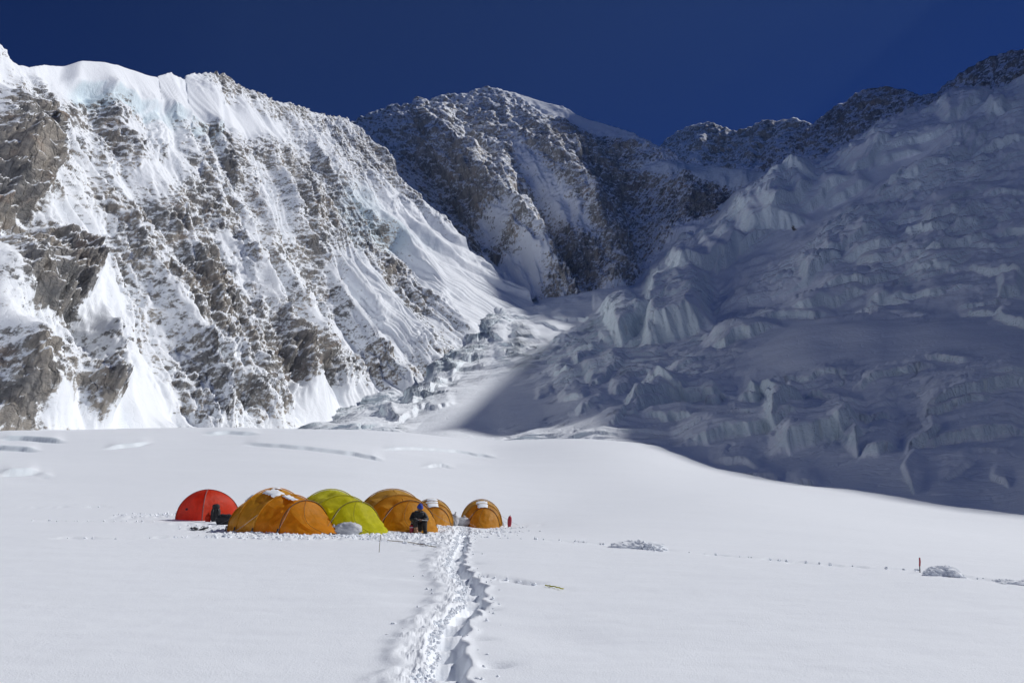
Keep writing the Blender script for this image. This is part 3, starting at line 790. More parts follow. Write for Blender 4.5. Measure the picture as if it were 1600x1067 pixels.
def blob_data(c, r, seed, nu=18, nv=11, amp=.15, freq=2.2, box=1.0, R=None):
    """a closed rounded lump; box < 1 squares it off"""
    V, F = [], []
    for i in range(nv + 1):
        ph = math.pi * i / nv
        for j in range(nu):
            t = 2 * math.pi * j / nu
            d = np.array([math.sin(ph) * math.cos(t), math.sin(ph) * math.sin(t), math.cos(ph)])
            V.append(np.sign(d) * np.abs(d) ** box)
    V = np.array(V)
    n = fbm(V[:, 0] * freq + 3 * V[:, 2] + seed * 1.7, V[:, 1] * freq - 2 * V[:, 2] + seed, 3, int(seed) + 600)
    V = V * (1 + amp * 2 * n)[:, None] * np.array(r)
    if R is not None: V = V @ np.array(R).T
    V = V + np.array(c)
    for i in range(nv):
        for j in range(nu):
            k = (j + 1) % nu
            F.append((i * nu + j, (i + 1) * nu + j, (i + 1) * nu + k, i * nu + k))
    return [Vector(v) for v in V], F

def blob(name, c, r, seed, mat, parent=None, **kw):
    V, F = blob_data(c, r, seed, **kw)
    return mesh_obj(name, V, F, mat, parent)

def thing(name, label, cat, loc, rz=0, group=None):
    o = link(bpy.data.objects.new(name, None)); o.empty_display_size = .2
    o.location = loc; o.rotation_euler = (0, 0, rz)
    o['label'] = label; o['category'] = cat
    if group: o['group'] = group
    return o

def tag(o, label, cat, group=None):
    o['label'] = label; o['category'] = cat
    if group: o['group'] = group
    return o

def fabric(name, col, trans=.55, rough=.55, scale=14):
    m, nt, b = new_mat(name)
    geo = nd(nt, "ShaderNodeTexCoord"); pos = geo.outputs['Object']
    n1 = noise(nt, pos, scale * .35, 4, .6); n2 = noise(nt, pos, scale * 3, 3, .6)
    dark = tuple(c * .84 for c in col)
    c = mixc(nt, stepn(nt, n1, .35, .7), dark, col)
    nt.links.new(c, b.inputs['Base Color'])
    b.inputs['Roughness'].default_value = rough
    bp = nd(nt, "ShaderNodeBump", Strength=.8, Distance=.04)
    nt.links.new(mth(nt, 'ADD', n1, mth(nt, 'MULTIPLY', n2, .25)), bp.inputs['Height'])
    nt.links.new(bp.outputs[0], b.inputs['Normal'])
    if trans:
        tr = nd(nt, "ShaderNodeBsdfTranslucent"); nt.links.new(c, tr.inputs['Color'])
        mx = nd(nt, "ShaderNodeMixShader"); mx.inputs[0].default_value = trans
        nt.links.new(b.outputs[0], mx.inputs[1]); nt.links.new(tr.outputs[0], mx.inputs[2])
        nt.links.new(mx.outputs[0], nt.nodes['Material Output'].inputs['Surface'])
    return m

F_ORANGE = fabric("orange_yellow_nylon", (.78, .37, .016), .28)
F_ORANGEP = fabric("orange_yellow_nylon_porch", (.90, .41, .014), .6)
F_ORANGE2 = fabric("orange_nylon_faded", (.64, .35, .045), .28)
F_ORANGE2P = fabric("orange_nylon_faded_porch", (.80, .42, .04), .6)
F_GREEN = fabric("yellow_green_nylon", (.68, .65, .03), .35)
F_GREENP = fabric("yellow_green_nylon_porch", (.80, .77, .03), .6)
F_RED = fabric("red_nylon", (.82, .080, .02), .6)
F_GREYED = fabric("red_pole_sleeve_cloth", (.33, .12, .11), .2)
F_POLE = fabric("dark_sleeve_cloth", (.16, .075, .02), 0)
F_POLEG = fabric("olive_sleeve_cloth", (.25, .21, .02), 0)
F_BLACK = fabric("black_cloth", (.016, .016, .020), 0, .7)
F_DARK = fabric("dark_jacket_cloth", (.018, .020, .024), 0, .6)
F_PANTS = fabric("dark_trouser_cloth", (.030, .026, .024), 0, .7)
F_BLUE = fabric("blue_knit", (.018, .055, .36), 0, .8, 40)
F_REDP = fabric("red_plastic", (.42, .018, .045), 0, .4)
F_WHITE = fabric("white_woven_plastic", (.70, .71, .74), .1, .5)
F_SKIN = fabric("weathered_skin", (.16, .075, .045), 0, .55, 30)
F_TAN = fabric("tan_boot_cloth", (.42, .23, .13), 0, .6)
F_BAMBOO = fabric("bamboo_cane", (.23, .16, .08), 0, .6, 30)
F_STEEL = fabric("grey_metal", (.35, .36, .38), 0, .35)
F_MARK = fabric("dark_print", (.03, .02, .03), 0, .6)
M_CLOD = M_SNOW

# ------------------------------------------------------------------ tents
# stations of the fly along its length: distance from the tail, half width, height
STN = [(0, .32, .02), (.15, .52, .25), (.40, .80, .58), (.75, 1.0, .95), (1.30, 1.10, 1.25), (1.75, 1.06, 1.16), (2.25, .90, .96), (2.65, .76, .92), (3.75, .22, .03)]
CUTS = [0, .75, 1.30, 1.95, 2.65, 3.75]

def tent_section(s, sx=1, sy=1, sz=1):
    st = np.array(STN)
    if s >= 2.65:
        k = (s - 2.65) / 1.1
        w = .76 + (.30 - .76) * k + .10 * math.sin(math.pi * k); h = .90 * (1 - k) ** 1.02 + .02 - .10 * math.sin(math.pi * k)
    else:
        q = pchip(st[:, 0], st[:, 1:], np.array([float(s)]))[0]; w, h = q
    return w * sy, h * sz

def arch(s, f, sx, sy, sz):
    """point of the fly at station s, f from 0 (one hem) to 1 (other hem)"""
    w, h = tent_section(s, sx, sy, sz)
    a = math.pi * f
    c, q = math.cos(a), math.sin(a)
    return Vector((s * sx, -w * math.copysign(abs(c) ** 1.0, c), h * q ** .94))

def long_tent(name, label, loc, rz, cloth, porch, sleeve, sc=(1, 1, 1), seed=0, snow=(), emblem=None, group=None, side_split=(0, .27, .5, .73, 1)):
    t = thing(name, label, 'tent', loc, rz, group)
    for a, b in zip(CUTS[:-1], CUTS[1:]):
        for f0, f1 in zip(side_split[:-1], side_split[1:]):
            nu, nv = 15, 13
            G = np.zeros((nv, nu, 3))
            for i in range(nv):
                for j in range(nu):
                    u, v = j / (nu - 1), i / (nv - 1)
                    p = arch(a + (b - a) * u, f0 + (f1 - f0) * v, *sc)
                    mid = Vector((p.x, 0, tent_section(a + (b - a) * u, *sc)[1] * .25))
                    sag = math.sin(math.pi * u) * (.075 + .035 * math.sin(7 * v + seed * 2)) * (.9 if a < 1.9 else 1.5 if a < 2.6 else .5) + .04 * math.sin(math.pi * v) * math.sin(math.pi * u) * (1 if 0 < f0 < .7 else .5)
                    wr = (.13 if a > 1.9 else .08) * float(pn(p.x * 6 + seed, f0 * 9 + v * 2.2 + seed, 700)) * math.sin(math.pi * u) + .008 * float(pn(p.x * 2.2 + v * 3, f0 * 15 + p.z * 7 + seed, 701))
                    p = p - (p - mid) * (sag - wr)
                    G[i, j] = (p.x, p.y, p.z - .02)
            gridmesh('fly_panel', G, porch if a > 1.9 else cloth, t)
    for s in CUTS[1:-1]:
        tube('pole_sleeve', [arch(s, k / 24, *sc) * 1.004 for k in range(25)], .016, sleeve if s > 2.5 else cloth, t, 6)
    # a hem skirt, ragged where snow has been shovelled over it, and black pull-outs
    for sd in (0, 1):
        for s in (.75, 1.30, 1.95, 2.65):
            p = arch(s, sd, *sc); o = Vector((0, -1 if sd == 0 else 1, 0))
            V = [p + Vector((-.03, 0, .18)) - o * .0, p + Vector((.03, 0, .18)), p + Vector((.035, 0, -.03)) + o * .05, p + Vector((-.035, 0, -.03)) + o * .05]
            V = [v + o * .02 for v in V] + [v + o * .032 for v in V]
            mesh_obj('pull_out', V, [(0, 1, 2, 3), (7, 6, 5, 4), (0, 4, 5, 1), (1, 5, 6, 2), (2, 6, 7, 3), (3, 7, 4, 0)], F_BLACK, t, False)
    for s, f, d in ((.75, .12, (-.5, -.7)), (1.95, .16, (.1, -1.0)), (2.65, .3, (.5, -.8)), (.75, .88, (-.5, .7)), (1.95, .84, (.1, 1.0))):
        p = arch(s, f, *sc); e = Vector((p.x + d[0], p.y + d[1], -.02))
        tube('guy_line', [p, (p + e) / 2 - Vector((0, 0, .02)), e], .004, F_STEEL, t, 5)
    # door seam on the porch
    tube('door_zip', [arch(2.65 + 1.05 * k / 10, .5 - .17 * math.sin(k / 10 * 2.6), *sc) + Vector((0, 0, -.005)) for k in range(11)], .005, sleeve, t, 5)
    for (s0, s1, f0, f1) in snow:
        nu, nv = 12, 9; G = np.zeros((nv, nu, 3))
        for i in range(nv):
            for j in range(nu):
                u, v = j / (nu - 1), i / (nv - 1)
                e = math.sin(math.pi * u) * math.sin(math.pi * v)
                s = s0 + (s1 - s0) * u + .06 * float(pn(v * 4 + seed, u * 2, 710)); f = f0 + (f1 - f0) * v + .02 * float(pn(u * 5, v + seed, 711))
                p = arch(s, f, *sc); mid = Vector((p.x, 0, p.z * .3)); p = mid + (p - mid) * (.982 + .034 * min(1, 3 * e) + .030 * float(pn(u * 3 + seed, v * 2.5 + seed, 712)) * (1 - e))
                G[i, j] = p
        gridmesh('snow_patch', G, M_CLOD, t)
    if emblem:
        s, f = emblem; bars = []
        for k, (ds, df, ls, lf) in enumerate(((-.05, .0, .10, .006), (-.05, .02, .10, .006), (-.06, .0, .012, .03), (.03, -.005, .012, .03), (-.02, -.012, .05, .008))):
            Vq = [arch(s + ds + a_ * ls, f + df + b_ * lf, *sc) * 1.012 for a_, b_ in ((0, 0), (1, 0), (1, 1), (0, 1))]
            bars.append((Vq, [(0, 1, 2, 3)]))
        mesh_obj('emblem', *merge(bars), F_MARK, t, False)
    return t

def head(px0, Y0, px1, Y1):
    a = P(px0, 830, Y0); b = P(px1, 830, Y1)
    return math.atan2(b[1] - a[1], b[0] - a[0])

def place_long(apx, aY, npx, nY, sc, **kw):
    """apex over station 1.30 and porch tip given as photo column and distance"""
    ax = (apx - 800) / FPX * aY; nx = (npx - 800) / FPX * nY
    rz = math.atan2(nY - aY, nx - ax)
    ln = math.hypot(nY - aY, nx - ax)
    sx = ln / 2.45
    o = (ax - 1.30 * sx * math.cos(rz), aY - 1.30 * sx * math.sin(rz))
    return dict(loc=(*o, min(gz(*o), gz(nx, nY), gz(ax, aY)) - .02), rz=rz, sc=(sx, sc[0], sc[1]), **kw)

GT = 'tents of the glacier camp'
long_tent('expedition_tent', label='large orange yellow tent with snowy roof, between red and yellow green tents', cloth=F_ORANGE, porch=F_ORANGEP, sleeve=F_POLE, group=GT,
          **place_long(436, 24.6, 527, 22.6, (1.12, 1.02), seed=1, snow=[(1.42, 1.9, .36, .47), (.85, 1.25, .30, .335), (1.95, 2.4, .43, .5), (1.15, 1.4, .47, .55)]))
long_tent('expedition_tent', label='yellow green tent in the row of orange tents', cloth=F_GREEN, porch=F_GREENP, sleeve=F_POLEG, group=GT,
          **place_long(522, 25.6, 598, 22.6, (1.05, .98), seed=5, emblem=(1.0, .30)))
long_tent('expedition_tent', label='orange tent right behind the seated person in the blue hat', cloth=F_ORANGE2, porch=F_ORANGE2P, sleeve=F_POLE, group=GT,
          **place_long(616, 27.3, 668, 23.8, (1.12, 1.0), seed=9))
long_tent('expedition_tent', label='small orange tent between the seated person and the white snow bags', cloth=F_ORANGE2, porch=F_ORANGE2P, sleeve=F_POLE, group=GT,
          **place_long(677, 32.6, 686, 30.2, (.80, .84), seed=13, snow=[(1.7, 2.5, .40, .58), (1.2, 1.6, .42, .58)]))
long_tent('expedition_tent', label='small pale orange tent standing apart beside the upright red sack', cloth=F_ORANGE2, porch=F_ORANGE2P, sleeve=F_POLE, group=GT,
          **place_long(753, 36.5, 762, 33.8, (.86, .94), seed=17, snow=[(1.6, 2.45, .40, .58)]))

# the red dome: four corners, crossed poles
rb_ = GP(322, 813)
t = thing('dome_tent', 'red dome tent with a dark pack at its door', 'tent', (rb_.x - .22, rb_.y + .62, rb_.z), 0, GT)
cor = [Vector((.16, -.85, 0)), Vector((1.12, .35, 0)), Vector((.0, 1.0, 0)), Vector((-1.22, .15, 0))]
RH = 1.10
def rarc(c, tau):
    a = tau * math.pi / 2
    return Vector((c.x * math.cos(a) ** 1.06, c.y * math.cos(a) ** 1.06, RH * math.sin(a) ** .98))
for i in range(4):
    c0, c1 = cor[i], cor[(i + 1) % 4]
    G = np.zeros((15, 15, 3))
    for m in range(15):
        for k in range(15):
            ta_, si = m / 14 * .985, k / 14
            p = rarc(c0, ta_).lerp(rarc(c1, ta_), si)
            bul = .10 * math.sin(math.pi * si) * math.sin(math.pi * min(1, ta_ * 1.1)) ** 1
            out = Vector((p.x, p.y, .15)).normalized()
            p = p + out * (bul * .9 + .02 * float(pn(si * 3 + i * 5, ta_ * 3, 720)))
            G[m, k] = p
    gridmesh('fly_panel', G, F_RED, t)
for i in range(4):
    tube('pole_sleeve', [rarc(cor[i], k / 18 * .99) * 1.008 for k in range(19)], .022 if i == 0 else .014, F_GREYED, t, 6)
V = []
for k in range(8):
    a = k * math.pi / 4
    V.append((-.62 + .05 * math.cos(a), -.36, .40 + .05 * math.sin(a)))
bars = []
for k in range(4):
    a = k * math.pi / 4 + .2
    d = Vector((math.cos(a), 0, math.sin(a))) * .055; w = Vector((-math.sin(a), 0, math.cos(a))) * .010
    c = Vector((-.58, -.47 + .0, .40))
    bars.append(([c - d - w, c + d - w, c + d + w, c - d + w], [(0, 1, 2, 3)]))
mesh_obj('emblem', *merge(bars), F_MARK, t, False)

# ------------------------------------------------------------------ the seated person
def skin_obj(name, verts, edges, radii, mat, parent=None, sub=2, root=0):
    me = bpy.data.meshes.new(name); me.from_pydata(verts, edges, [])
    o = link(bpy.data.objects.new(name, me))
    o.modifiers.new('Skin', 'SKIN'); sb = o.modifiers.new('Sub', 'SUBSURF'); sb.levels = sub; sb.render_levels = sub
    for i, r in enumerate(radii):
        sv = me.skin_vertices[0].data[i]; sv.radius = r if isinstance(r, tuple) else (r, r); sv.use_root = (i == root)
    dg = bpy.context.evaluated_depsgraph_get()
    m2 = bpy.data.meshes.new_from_object(o.evaluated_get(dg))
    o.modifiers.clear(); o.data = m2; m2.name = name
    m2.materials.clear(); m2.materials.append(mat)
    m2.polygons.foreach_set('use_smooth', [True] * len(m2.polygons))
    if parent: o.parent = parent
    return o

pb = GP(653, 832.5)
per = thing('person', 'person in dark jacket and blue hat sitting hunched in front of a tent', 'person', (pb.x, pb.y + .18, pb.z + .03), math.radians(14))
SK = {'hip': (0, .16, .15), 'wst': (0, .15, .27), 'chs': (0, .09, .43), 'nek': (.01, .03, .545), 'hed': (.015, -.02, .60),
      'sl': (-.16, .08, .485), 'el': (-.235, -.02, .335), 'hl': (-.07, -.20, .36), 'sr': (.17, .08, .485), 'er': (.245, -.02, .335), 'hr': (.075, -.21, .345),
      'ul': (-.09, .12, .14), 'kl': (-.14, -.20, .375), 'al': (-.115, -.27, .075), 'ur': (.09, .12, .14), 'kr': (.155, -.19, .365), 'ar': (.145, -.29, .07)}
K = list(SK)
E = [('hip', 'wst'), ('wst', 'chs'), ('chs', 'nek'), ('nek', 'hed'), ('chs', 'sl'), ('sl', 'el'), ('el', 'hl'), ('chs', 'sr'), ('sr', 'er'), ('er', 'hr'), ('hip', 'ul'), ('ul', 'kl'), ('kl', 'al'), ('hip', 'ur'), ('ur', 'kr'), ('kr', 'ar')]
RAD = dict(hip=.11, wst=.11, chs=.12, nek=.05, hed=.045, sl=.055, el=.042, hl=.030, sr=.055, er=.042, hr=.030, ul=.08, kl=.055, al=.04, ur=.08, kr=.055, ar=.04)
body = skin_obj('body', [SK[k] for k in K], [(K.index(a), K.index(b)) for a, b in E], [RAD[k] for k in K], F_SKIN, per)
# head with a face, tipped down over the hands
hb = bmesh.new(); bmesh.ops.create_uvsphere(hb, u_segments=28, v_segments=20, radius=1)
for v in hb.verts:
    x, y, z = v.co
    jaw = 1 - .22 * max(0, -z) ** 1.2
    v.co = Vector((x * .074 * jaw, y * .092, z * .112))
    f = -y
    if f > .5:
        nz_ = math.exp(-((x / .18) ** 2 + ((z + .12) / .22) ** 2)); v.co.y -= .022 * nz_
        for ex in (-.42, .42): v.co.y += .012 * math.exp(-(((x - ex) / .2) ** 2 + ((z - .05) / .12) ** 2))
        v.co.y += .005 * math.exp(-((x / .35) ** 2 + ((z + .45) / .05) ** 2)) - .006 * math.exp(-((x / .3) ** 2 + ((z + .56) / .08) ** 2))
    for ex in (-1, 1): v.co.x += ex * .012 * math.exp(-(((x - ex) / .15) ** 2 + ((y - .1) / .16) ** 2 + ((z + .02) / .28) ** 2))
me = bpy.data.meshes.new('head'); hb.to_mesh(me); hb.free(); me.materials.append(F_SKIN)
me.polygons.foreach_set('use_smooth', [True] * len(me.polygons))
hd = link(bpy.data.objects.new('head', me), per); hd.location = (.02, -.05, .67); hd.rotation_euler = (math.radians(22), 0, math.radians(12))
G = np.zeros((9, 24, 3))
for i in range(9):
    for j in range(24):
        a = 2 * math.pi * j / 24; ph = i / 8 * math.pi / 2
        rr_ = .086 * math.cos(ph) ** .75 + (.004 if i < 2 else 0); 
        G[i, j] = (rr_ * math.cos(a) * .95, rr_ * math.sin(a) * 1.14, .025 + .115 * math.sin(ph))
gridmesh('knitted_hat', G, F_BLUE, hd, wrap=True)
tube('hat_brim', [(.088 * math.cos(a) * .95, .088 * math.sin(a) * 1.14, .028) for a in np.linspace(0, 2 * math.pi, 25)], .012, F_BLUE, hd, 8)
for ex in (-.03, .03): blob('eye', (ex, -.079, .006), (.009, .006, .007), 3, F_MARK, hd, nu=10, nv=6, amp=0)
# clothes
tv_ = ['hip', 'wst', 'chs', 'nek', 'sl', 'el', 'hl', 'sr', 'er', 'hr']
te = [e for e in E if e[0] in tv_ and e[1] in tv_]
jr = dict(hip=.155, wst=.15, chs=.155, nek=.075, sl=.085, el=.068, hl=.048, sr=.085, er=.068, hr=.048)
def short(k):                                            # sleeves stop short of the hands
    p = Vector(SK[k])
    if k == 'hl': p = p.lerp(Vector(SK['el']), .22)
    if k == 'hr': p = p.lerp(Vector(SK['er']), .22)
    return p
skin_obj('jacket', [short(k) for k in tv_], [(tv_.index(a), tv_.index(b)) for a, b in te], [jr[k] for k in tv_], F_DARK, per)
lv = ['hip', 'ul', 'kl', 'al', 'ur', 'kr', 'ar']
le = [e for e in E if e[0] in lv and e[1] in lv]
lr = dict(hip=.145, ul=.105, kl=.083, al=.062, ur=.105, kr=.083, ar=.062)
skin_obj('trousers', [SK[k] for k in lv], [(lv.index(a), lv.index(b)) for a, b in le], [lr[k] for k in lv], F_PANTS, per)
tube('hood', [(.11 * math.cos(a) + .01, .05 + .09 * math.sin(a), .555 + .02 * math.sin(a)) for a in np.linspace(0, 2 * math.pi, 22)], .035, F_DARK, per, 10)
for k, m in (('al', F_TAN), ('ar', F_BLACK)):
    p = Vector(SK[k])
    V, F = blob_data((p.x, p.y - .06, p.z - .045), (.055, .14, .055), 5, amp=.04, box=.8)
    v2, f2 = tube_data([p + Vector((0, .01, -.04)), p + Vector((0, 0, .07))], [.06, .062], 12)
    bt = mesh_obj('boot', *merge([(V, F), (v2, f2)]), m, per)
    bt['label'] = 'tan boot' if m is F_TAN else 'black boot'
    v3, f3 = blob_data((p.x, p.y - .06, p.z - .092), (.058, .148, .014), 6, amp=.02, box=.7)
    mesh_obj('sole', v3, f3, F_BLACK, bt)
# hands: a palm with five bent fingers closing on a short steel tool
for sgn, k in ((-1, 'hl'), (1, 'hr')):
    c = Vector(SK[k]); d = (c - Vector(SK['el' if sgn < 0 else 'er'])).normalized()
    pts, eds, rad = [c - d * .02, c + d * .035, c + d * .07], [(0, 1), (1, 2)], [(.022, .02), (.034, .017), (.032, .015)]
    side = d.cross(Vector((0, 0, 1))).normalized(); nor = side.cross(d)
    for q, (off, ln) in enumerate(((-.027, .030), (-.009, .036), (.009, .033), (.026, .026))):
        b0 = c + d * .075 + side * off
        n0 = len(pts)
        pts += [b0, b0 + d * ln - nor * .008, b0 + d * ln * 1.15 - nor * .032, b0 + d * ln * .7 - nor * .045]
        eds += [(2, n0), (n0, n0 + 1), (n0 + 1, n0 + 2), (n0 + 2, n0 + 3)]; rad += [.0095, .0090, .0085, .0075]
    n0 = len(pts); th_ = c + d * .02 - side * sgn * -.03
    pts += [th_, th_ + d * .03 - side * sgn * -.012 - nor * .018, th_ + d * .055 - nor * .035]; eds += [(1, n0), (n0, n0 + 1), (n0 + 1, n0 + 2)]; rad += [.011, .0105, .009]
    skin_obj('hand', pts, eds, rad, F_SKIN, per)
mt = Matrix.Translation(per.location) @ Matrix.Rotation(math.radians(14), 4, 'Z')
hand_c = (Vector(SK['hl']) + Vector(SK['hr'])) / 2 + Vector((.02, -.085, -.01))
tl_ = thing('metal_rod', 'pale metal rod held across the knees by the seated person', 'rod', mt @ hand_c, math.radians(14))
tube('shaft', [(-.13, 0, .01), (.0, 0, 0), (.21, .02, -.02)], .011, F_STEEL, tl_, 8)
tube('grip', [(-.16, 0, .012), (-.10, 0, .008)], .016, F_BLACK, tl_, 8)

# ------------------------------------------------------------------ gear about the camp
def put(px, py, dz=0):
    p = GP(px, py); return Vector((p.x, p.y, p.z + dz))

c = put(643, 832.5); t = thing('canister', 'red canister with white label and black cap beside the seated person', 'canister', c)
tube('shell', [(0, 0, -.02), (0, 0, .0), (0, 0, .19), (0, 0, .22), (0, 0, .235)], [.055, .062, .062, .05, .028], F_REDP, t, 20)
tube('label_band', [(0, 0, .15), (0, 0, .175)], .0632, F_WHITE, t, 20)
cp = tube('cap', [(0, 0, .232), (0, 0, .262)], .03, F_BLACK, t, 16)
tube('handle', [(-.028, 0, .245), (-.05, 0, .27), (0, 0, .295), (.05, 0, .27), (.028, 0, .245)], .006, F_WHITE, cp, 6)

c = put(543, 836); sk = thing('plastic_sack', 'crumpled white woven sack lying between the orange and yellow green tents', 'sack', c)
blob('bag', (0, .1, .14), (.36, .22, .20), 11, F_WHITE, sk, amp=.16, freq=3.2, nu=30, nv=18, box=.85)
tube('tied_neck', [(-.30, .08, .18), (-.38, .06, .24), (-.42, .06, .26)], [.05, .025, .05], F_WHITE, sk, 10)
c = put(525, 822); t = thing('vacuum_flask', 'slim pale flask standing against the yellow green tent', 'flask', c + Vector((0, -.1, 0)))
tube('bottle', [(0, 0, -.02), (0, 0, .20), (0, 0, .23)], [.04, .04, .03], F_STEEL, t, 16)
tube('cup_lid', [(0, 0, .23), (0, 0, .30)], [.033, .028], F_REDP, t, 16)
for i, (px_, py_, r, sd, lb) in enumerate(((708, 820, (.22, .2, .26), 21, 'taller white bag slumped behind the small orange tent'), (722, 821, (.34, .26, .20), 24, 'wider white bag lying between the two small orange tents'))):
    c = put(px_, py_ - 1); q = thing('white_bag', lb, 'bag', c + Vector((0, .3, 0)), 0, 'white bags by the small tents')
    blob('bag', (0, 0, r[2] * .75), r, sd, F_WHITE, q, amp=.15, freq=3, nu=26, nv=16, box=.85)
    tube('tied_neck', [(.05, -.02, r[2] * 1.5), (.07, -.03, r[2] * 1.9), (.09, -.02, r[2] * 2.1)], [.06, .03, .055], F_WHITE, q, 10)
c = put(796, 823); t = thing('stuff_sack', 'slim red sack standing upright alone in the snow', 'sack', c)
tube('sack', [(0, 0, -.03), (-.005, 0, .05), (0, 0, .16), (.01, 0, .32), (.02, 0, .43), (.02, 0, .49)], [.045, .062, .085, .09, .07, .03], F_REDP, t, 18)
tube('drawcord', [(.02, 0, .48), (.03, -.01, .53), (.05, -.02, .50)], .008, F_BLACK, t, 6)
tube('dark_foot', [(0, 0, -.04), (0, 0, .04)], .055, F_BLACK, t, 14)

c = put(337, 815); t = thing('backpack', 'black backpack leaning at the door of the red tent', 'backpack', c + Vector((0, -.05, 0)), math.radians(20))
blob('pack_body', (0, 0, .24), (.17, .14, .28), 31, F_BLACK, t, amp=.06, box=.75)
blob('lid_pocket', (0, .0, .53), (.13, .12, .10), 32, F_BLACK, t, amp=.06, box=.8)
for sx in (-.07, .07): tube('shoulder_strap', [(sx, -.10, .46), (sx * 1.3, -.17, .35), (sx * 1.2, -.15, .12)], .018, F_DARK, t, 6)
c = put(352, 819); t = thing('duffel_bag', 'low black duffel bag lying between the red tent and the large orange one', 'bag', c, math.radians(-12))
blob('bag', (0, 0, .15), (.34, .17, .19), 35, F_BLACK, t, amp=.09, box=.75, nu=26, nv=16)
for sx in (-.12, .12): tube('carry_strap', [(sx, -.17, .10), (sx, -.12, .30), (sx, .02, .35), (sx, .14, .2)], .014, F_DARK, t, 6)
c = put(326, 815); t = thing('food_bag', 'small orange red bag beside the black backpack', 'bag', c + Vector((0, -.08, 0)))
blob('bag', (0, 0, .12), (.10, .08, .15), 38, F_RED, t, amp=.12, nu=20, nv=12, box=.85)
tube('knot', [(0, 0, .25), (.01, 0, .29), (.02, 0, .33)], [.03, .012, .035], F_RED, t, 8)
c = put(311, 828); t = thing('foam_mat', 'dark foam mat lying flat on the snow before the red tent', 'mat', c, math.radians(4))
G = np.zeros((7, 14, 3))
for i in range(7):
    for j in range(14): G[i, j] = (-.24 + .48 * j / 13, -.16 + .32 * i / 6, .05 + .035 * math.sin(j * .7) + .012 * math.sin(i * 1.3 + j))
gm = gridmesh('mat_sheet', G, F_BLACK, t); sm_ = gm.modifiers.new('s', 'SOLIDIFY'); sm_.thickness = .015
tube('strap', [(.1, -.17, .09), (.1, 0, .11), (.1, .17, .1)], .01, F_DARK, t, 6)

def wand(px, py, h, lean, lb, mat, name='marker_wand', rad=.006, cat='wand', flag=None):
    c = put(px, py); t = thing(name, lb, cat, c)
    top = Vector((lean[0], lean[1], h))
    tube('cane', [(0, 0, -.15), (lean[0] * .45, lean[1] * .5, h * .5), top], [rad, rad, rad * .85], mat, t, 8)
    if flag: 
        tube('tape', [top * .45 + Vector((0, 0, 0)), top * .75 + Vector((.004, 0, 0)), top + Vector((0, 0, .01))], [rad * 1.5, rad * 1.7, rad * 1.4], flag, t, 8)
    return t
wand(592, 862.5, .37, (.03, 0), 'thin bamboo wand stuck in smooth snow in front of the yellow green tent', F_BAMBOO)
wand(1437, 894, .24, (.02, 0), 'short red taped wand beside a small heap of dug snow', F_BLACK, rad=.009, flag=F_REDP)
wand(474, 834, .36, (0, 0), 'short grey stake standing at the porch of the large orange tent', F_BAMBOO, 'tent_stake', .011, 'stake')
wand(444, 833, .26, (-.01, 0), 'short dark stake at the side of the large orange tent', F_BLACK, 'tent_stake', .02, 'stake')

def rope(pts, rad, mat, name, lb, cat):
    W = []
    for a, b in zip(pts[:-1], pts[1:]):
        for k in range(8):
            q = GP(a[0] + (b[0] - a[0]) * k / 8, a[1] + (b[1] - a[1]) * k / 8)
            W.append(q + Vector((.01 * math.sin(k * 2.1), .02 * math.cos(k * 1.7), rad * .7 + .012)))
    o = tube(name, W, rad, mat, None, 6); return tag(o, lb, cat)
rope([(605, 845), (640, 848), (690, 857)], .009, F_BAMBOO, 'rope', 'thin rope lying on the snow before the seated person', 'rope')
rope([(852, 916), (866, 918), (882, 922)], .009, F_GREEN, 'cord', 'short yellow cord lying in an old track beside the trail', 'cord')

# ------------------------------------------------------------------ loose snow
rng = np.random.default_rng(5)
def clods(pos, size):
    """angular lumps, one closed mesh, from a jittered box with cut corners"""
    base = []
    for x in (-1, 0, 1):
        for y in (-1, 0, 1):
            for z_ in (-1, 0, 1):
                if (x, y, z_) != (0, 0, 0): base.append((x, y, z_))
    bm = bmesh.new(); bmesh.ops.create_icosphere(bm, subdivisions=1, radius=1)
    bm.verts.ensure_lookup_table()
    bv = np.array([v.co[:] for v in bm.verts]); bf = np.array([[v.index for v in f.verts] for f in bm.faces]); bm.free()
    n = len(pos); nb = len(bv)
    V = bv[None] * (1 + rng.uniform(-.38, .38, (n, nb, 1)))
    V *= (size[:, None, None] * rng.uniform(.6, 1.3, (n, 1, 3)) * np.array([1, 1, .75]))
    V = V + pos[:, None]
    F = (bf[None] + (np.arange(n) * nb)[:, None, None]).reshape(-1, 3)
    return V.reshape(-1, 3), F
def clod_obj(name, pos, size, extra=None):
    V, F = clods(np.array(pos), np.array(size))
    me = bpy.data.meshes.new(name)
    V = V.tolist(); F = F.tolist()
    if extra:
        o = len(V); V += [list(v) for v in extra[0]]; F += [[i + o for i in f] for f in extra[1]]
    me.from_pydata(V, [], F); me.materials.append(M_CLOD); me.update()
    return link(bpy.data.objects.new(name, me))
ps, sz = [], []
TL = np.array(TW); seglen = np.hypot(*np.diff(TL, axis=0).T); tot = np.concatenate([[0], np.cumsum(seglen)])
for k in range(3200):
    u = rng.uniform(0, tot[-1]); i = min(np.searchsorted(tot, u) - 1, len(seglen) - 1); i = max(i, 0)
    d = (TL[i + 1] - TL[i]) / seglen[i]; p = TL[i] + d * (u - tot[i]); nrm_ = np.array([d[1], -d[0]])
    off = -.07 - abs(rng.normal(0, .19)) if rng.random() < .96 else .2 + abs(rng.normal(0, .12))
    q = p + nrm_ * off
    ps.append((q[0], q[1])); sz.append(rng.uniform(.008, .026) * (1.3 if rng.random() < .1 else 1))
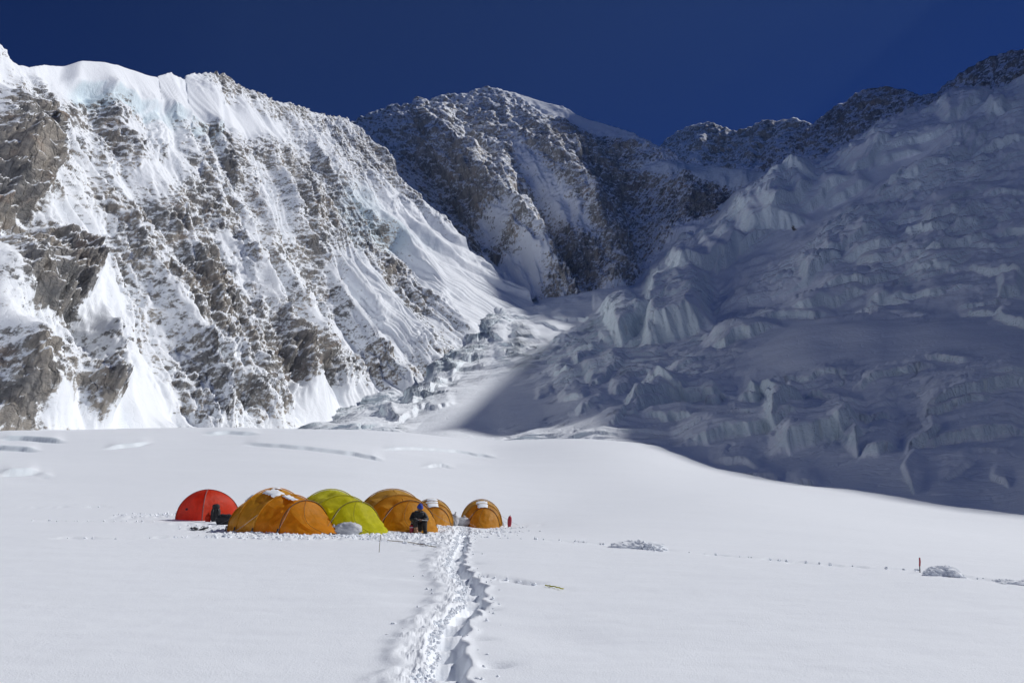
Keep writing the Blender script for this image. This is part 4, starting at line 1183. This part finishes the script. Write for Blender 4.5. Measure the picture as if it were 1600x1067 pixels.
for px_, py_, r, n in [(700, 832, 1.2, 160), (650, 838, 1.1, 110), (580, 837, .9, 120), (540, 838, 1.0, 120), (470, 838, 1.2, 150), (400, 834, 1.1, 110), (350, 824, 1.2, 90), (245, 804, 1.3, 110), (725, 826, 1.6, 160), (745, 829, 1.4, 110), (790, 824, .9, 50), (690, 850, .5, 80), (430, 838, 1.0, 70), (500, 838, 1.0, 90)]:
    c = GP(px_, py_)
    for k in range(n):
        ps.append((c.x + rng.normal(0, r * .55), c.y + rng.normal(0, r * .42))); sz.append(rng.uniform(.02, .06))
for L, h, w in LINES:
    Lw = [GP(*t) for t in L]
    for a, b in zip(Lw[:-1], Lw[1:]):
        ln = (b - a).length
        for k in range(int(ln * 7)):
            if fbm(np.array([a.x + k * .2]), np.array([a.y * .7]), 2, 771)[0] < .02: continue
            u = rng.random(); q = a.lerp(b, u)
            ps.append((q.x + rng.normal(0, .07), q.y + rng.normal(0, .06))); sz.append(rng.uniform(.015, .05))
pa = np.array(ps); za = surf(pa[:, 0], pa[:, 1])
co = clod_obj('snow_clods', np.column_stack([pa, za + np.array(sz) * .25]), sz); co['kind'] = 'stuff'

def pile(px0, px1, py, h, n, smin, smax, lb):
    a, b = GP(px0, py), GP(px1, py + (px1 - px0) * .09); c = (a + b) / 2; hl = (b - a).length / 2
    P_, S_ = [], []
    for k in range(n):
        u = rng.uniform(-1, 1); v = rng.normal(0, .4)
        s = rng.uniform(smin, smax); top = max(0, (1 - u * u)) * math.exp(-v * v * 2) * h
        q = a.lerp(b, (u + 1) / 2)
        P_.append((q.x - c.x, q.y + v * hl * .55 - c.y, gz(q.x, q.y) - c.z + rng.uniform(.1, 1) * top)); S_.append(s)
    V, F = blob_data((0, 0, 0), (hl * .95, hl * .48, h * .92), n, amp=.22, freq=5, nu=36, nv=20)
    o = clod_obj('snow_heap', P_, S_, (V, F)); o.location = c
    return tag(o, lb, 'snow heap', 'heaps of dug out snow')
pile(960, 1032, 853, .16, 240, .025, .075, 'long low heap of dug snow on the old track leading away from camp')
pile(1446, 1500, 896, .15, 220, .018, .055, 'small heap of dug snow beside the short red wand')
pile(1555, 1640, 908, .05, 110, .012, .035, 'thin scatter of dug snow at the outer end of the old track')

# ------------------------------------------------------------------ thin air between here and the far faces
V = [(x, y, z) for z in (-320, 4200) for (x, y) in ((-1700, -1300), (5200, -1300), (5200, 4600), (-1700, 4600))]
hz = mesh_obj('haze', V, [(3, 2, 1, 0), (4, 5, 6, 7), (0, 1, 5, 4), (1, 2, 6, 5), (2, 3, 7, 6), (3, 0, 4, 7)], None, None, False)
hm = bpy.data.materials.new('thin_air'); hm.use_nodes = True
hm.node_tree.nodes.remove(hm.node_tree.nodes['Principled BSDF'])
pv = hm.node_tree.nodes.new('ShaderNodeVolumePrincipled')
pv.inputs['Color'].default_value = (.34, .58, 1.0, 1)
pv.inputs['Density'].default_value = 0.000018
pv.inputs['Anisotropy'].default_value = .2
hm.node_tree.links.new(pv.outputs[0], hm.node_tree.nodes['Material Output'].inputs['Volume'])
hz.data.materials.append(hm)
hz['kind'] = 'stuff'
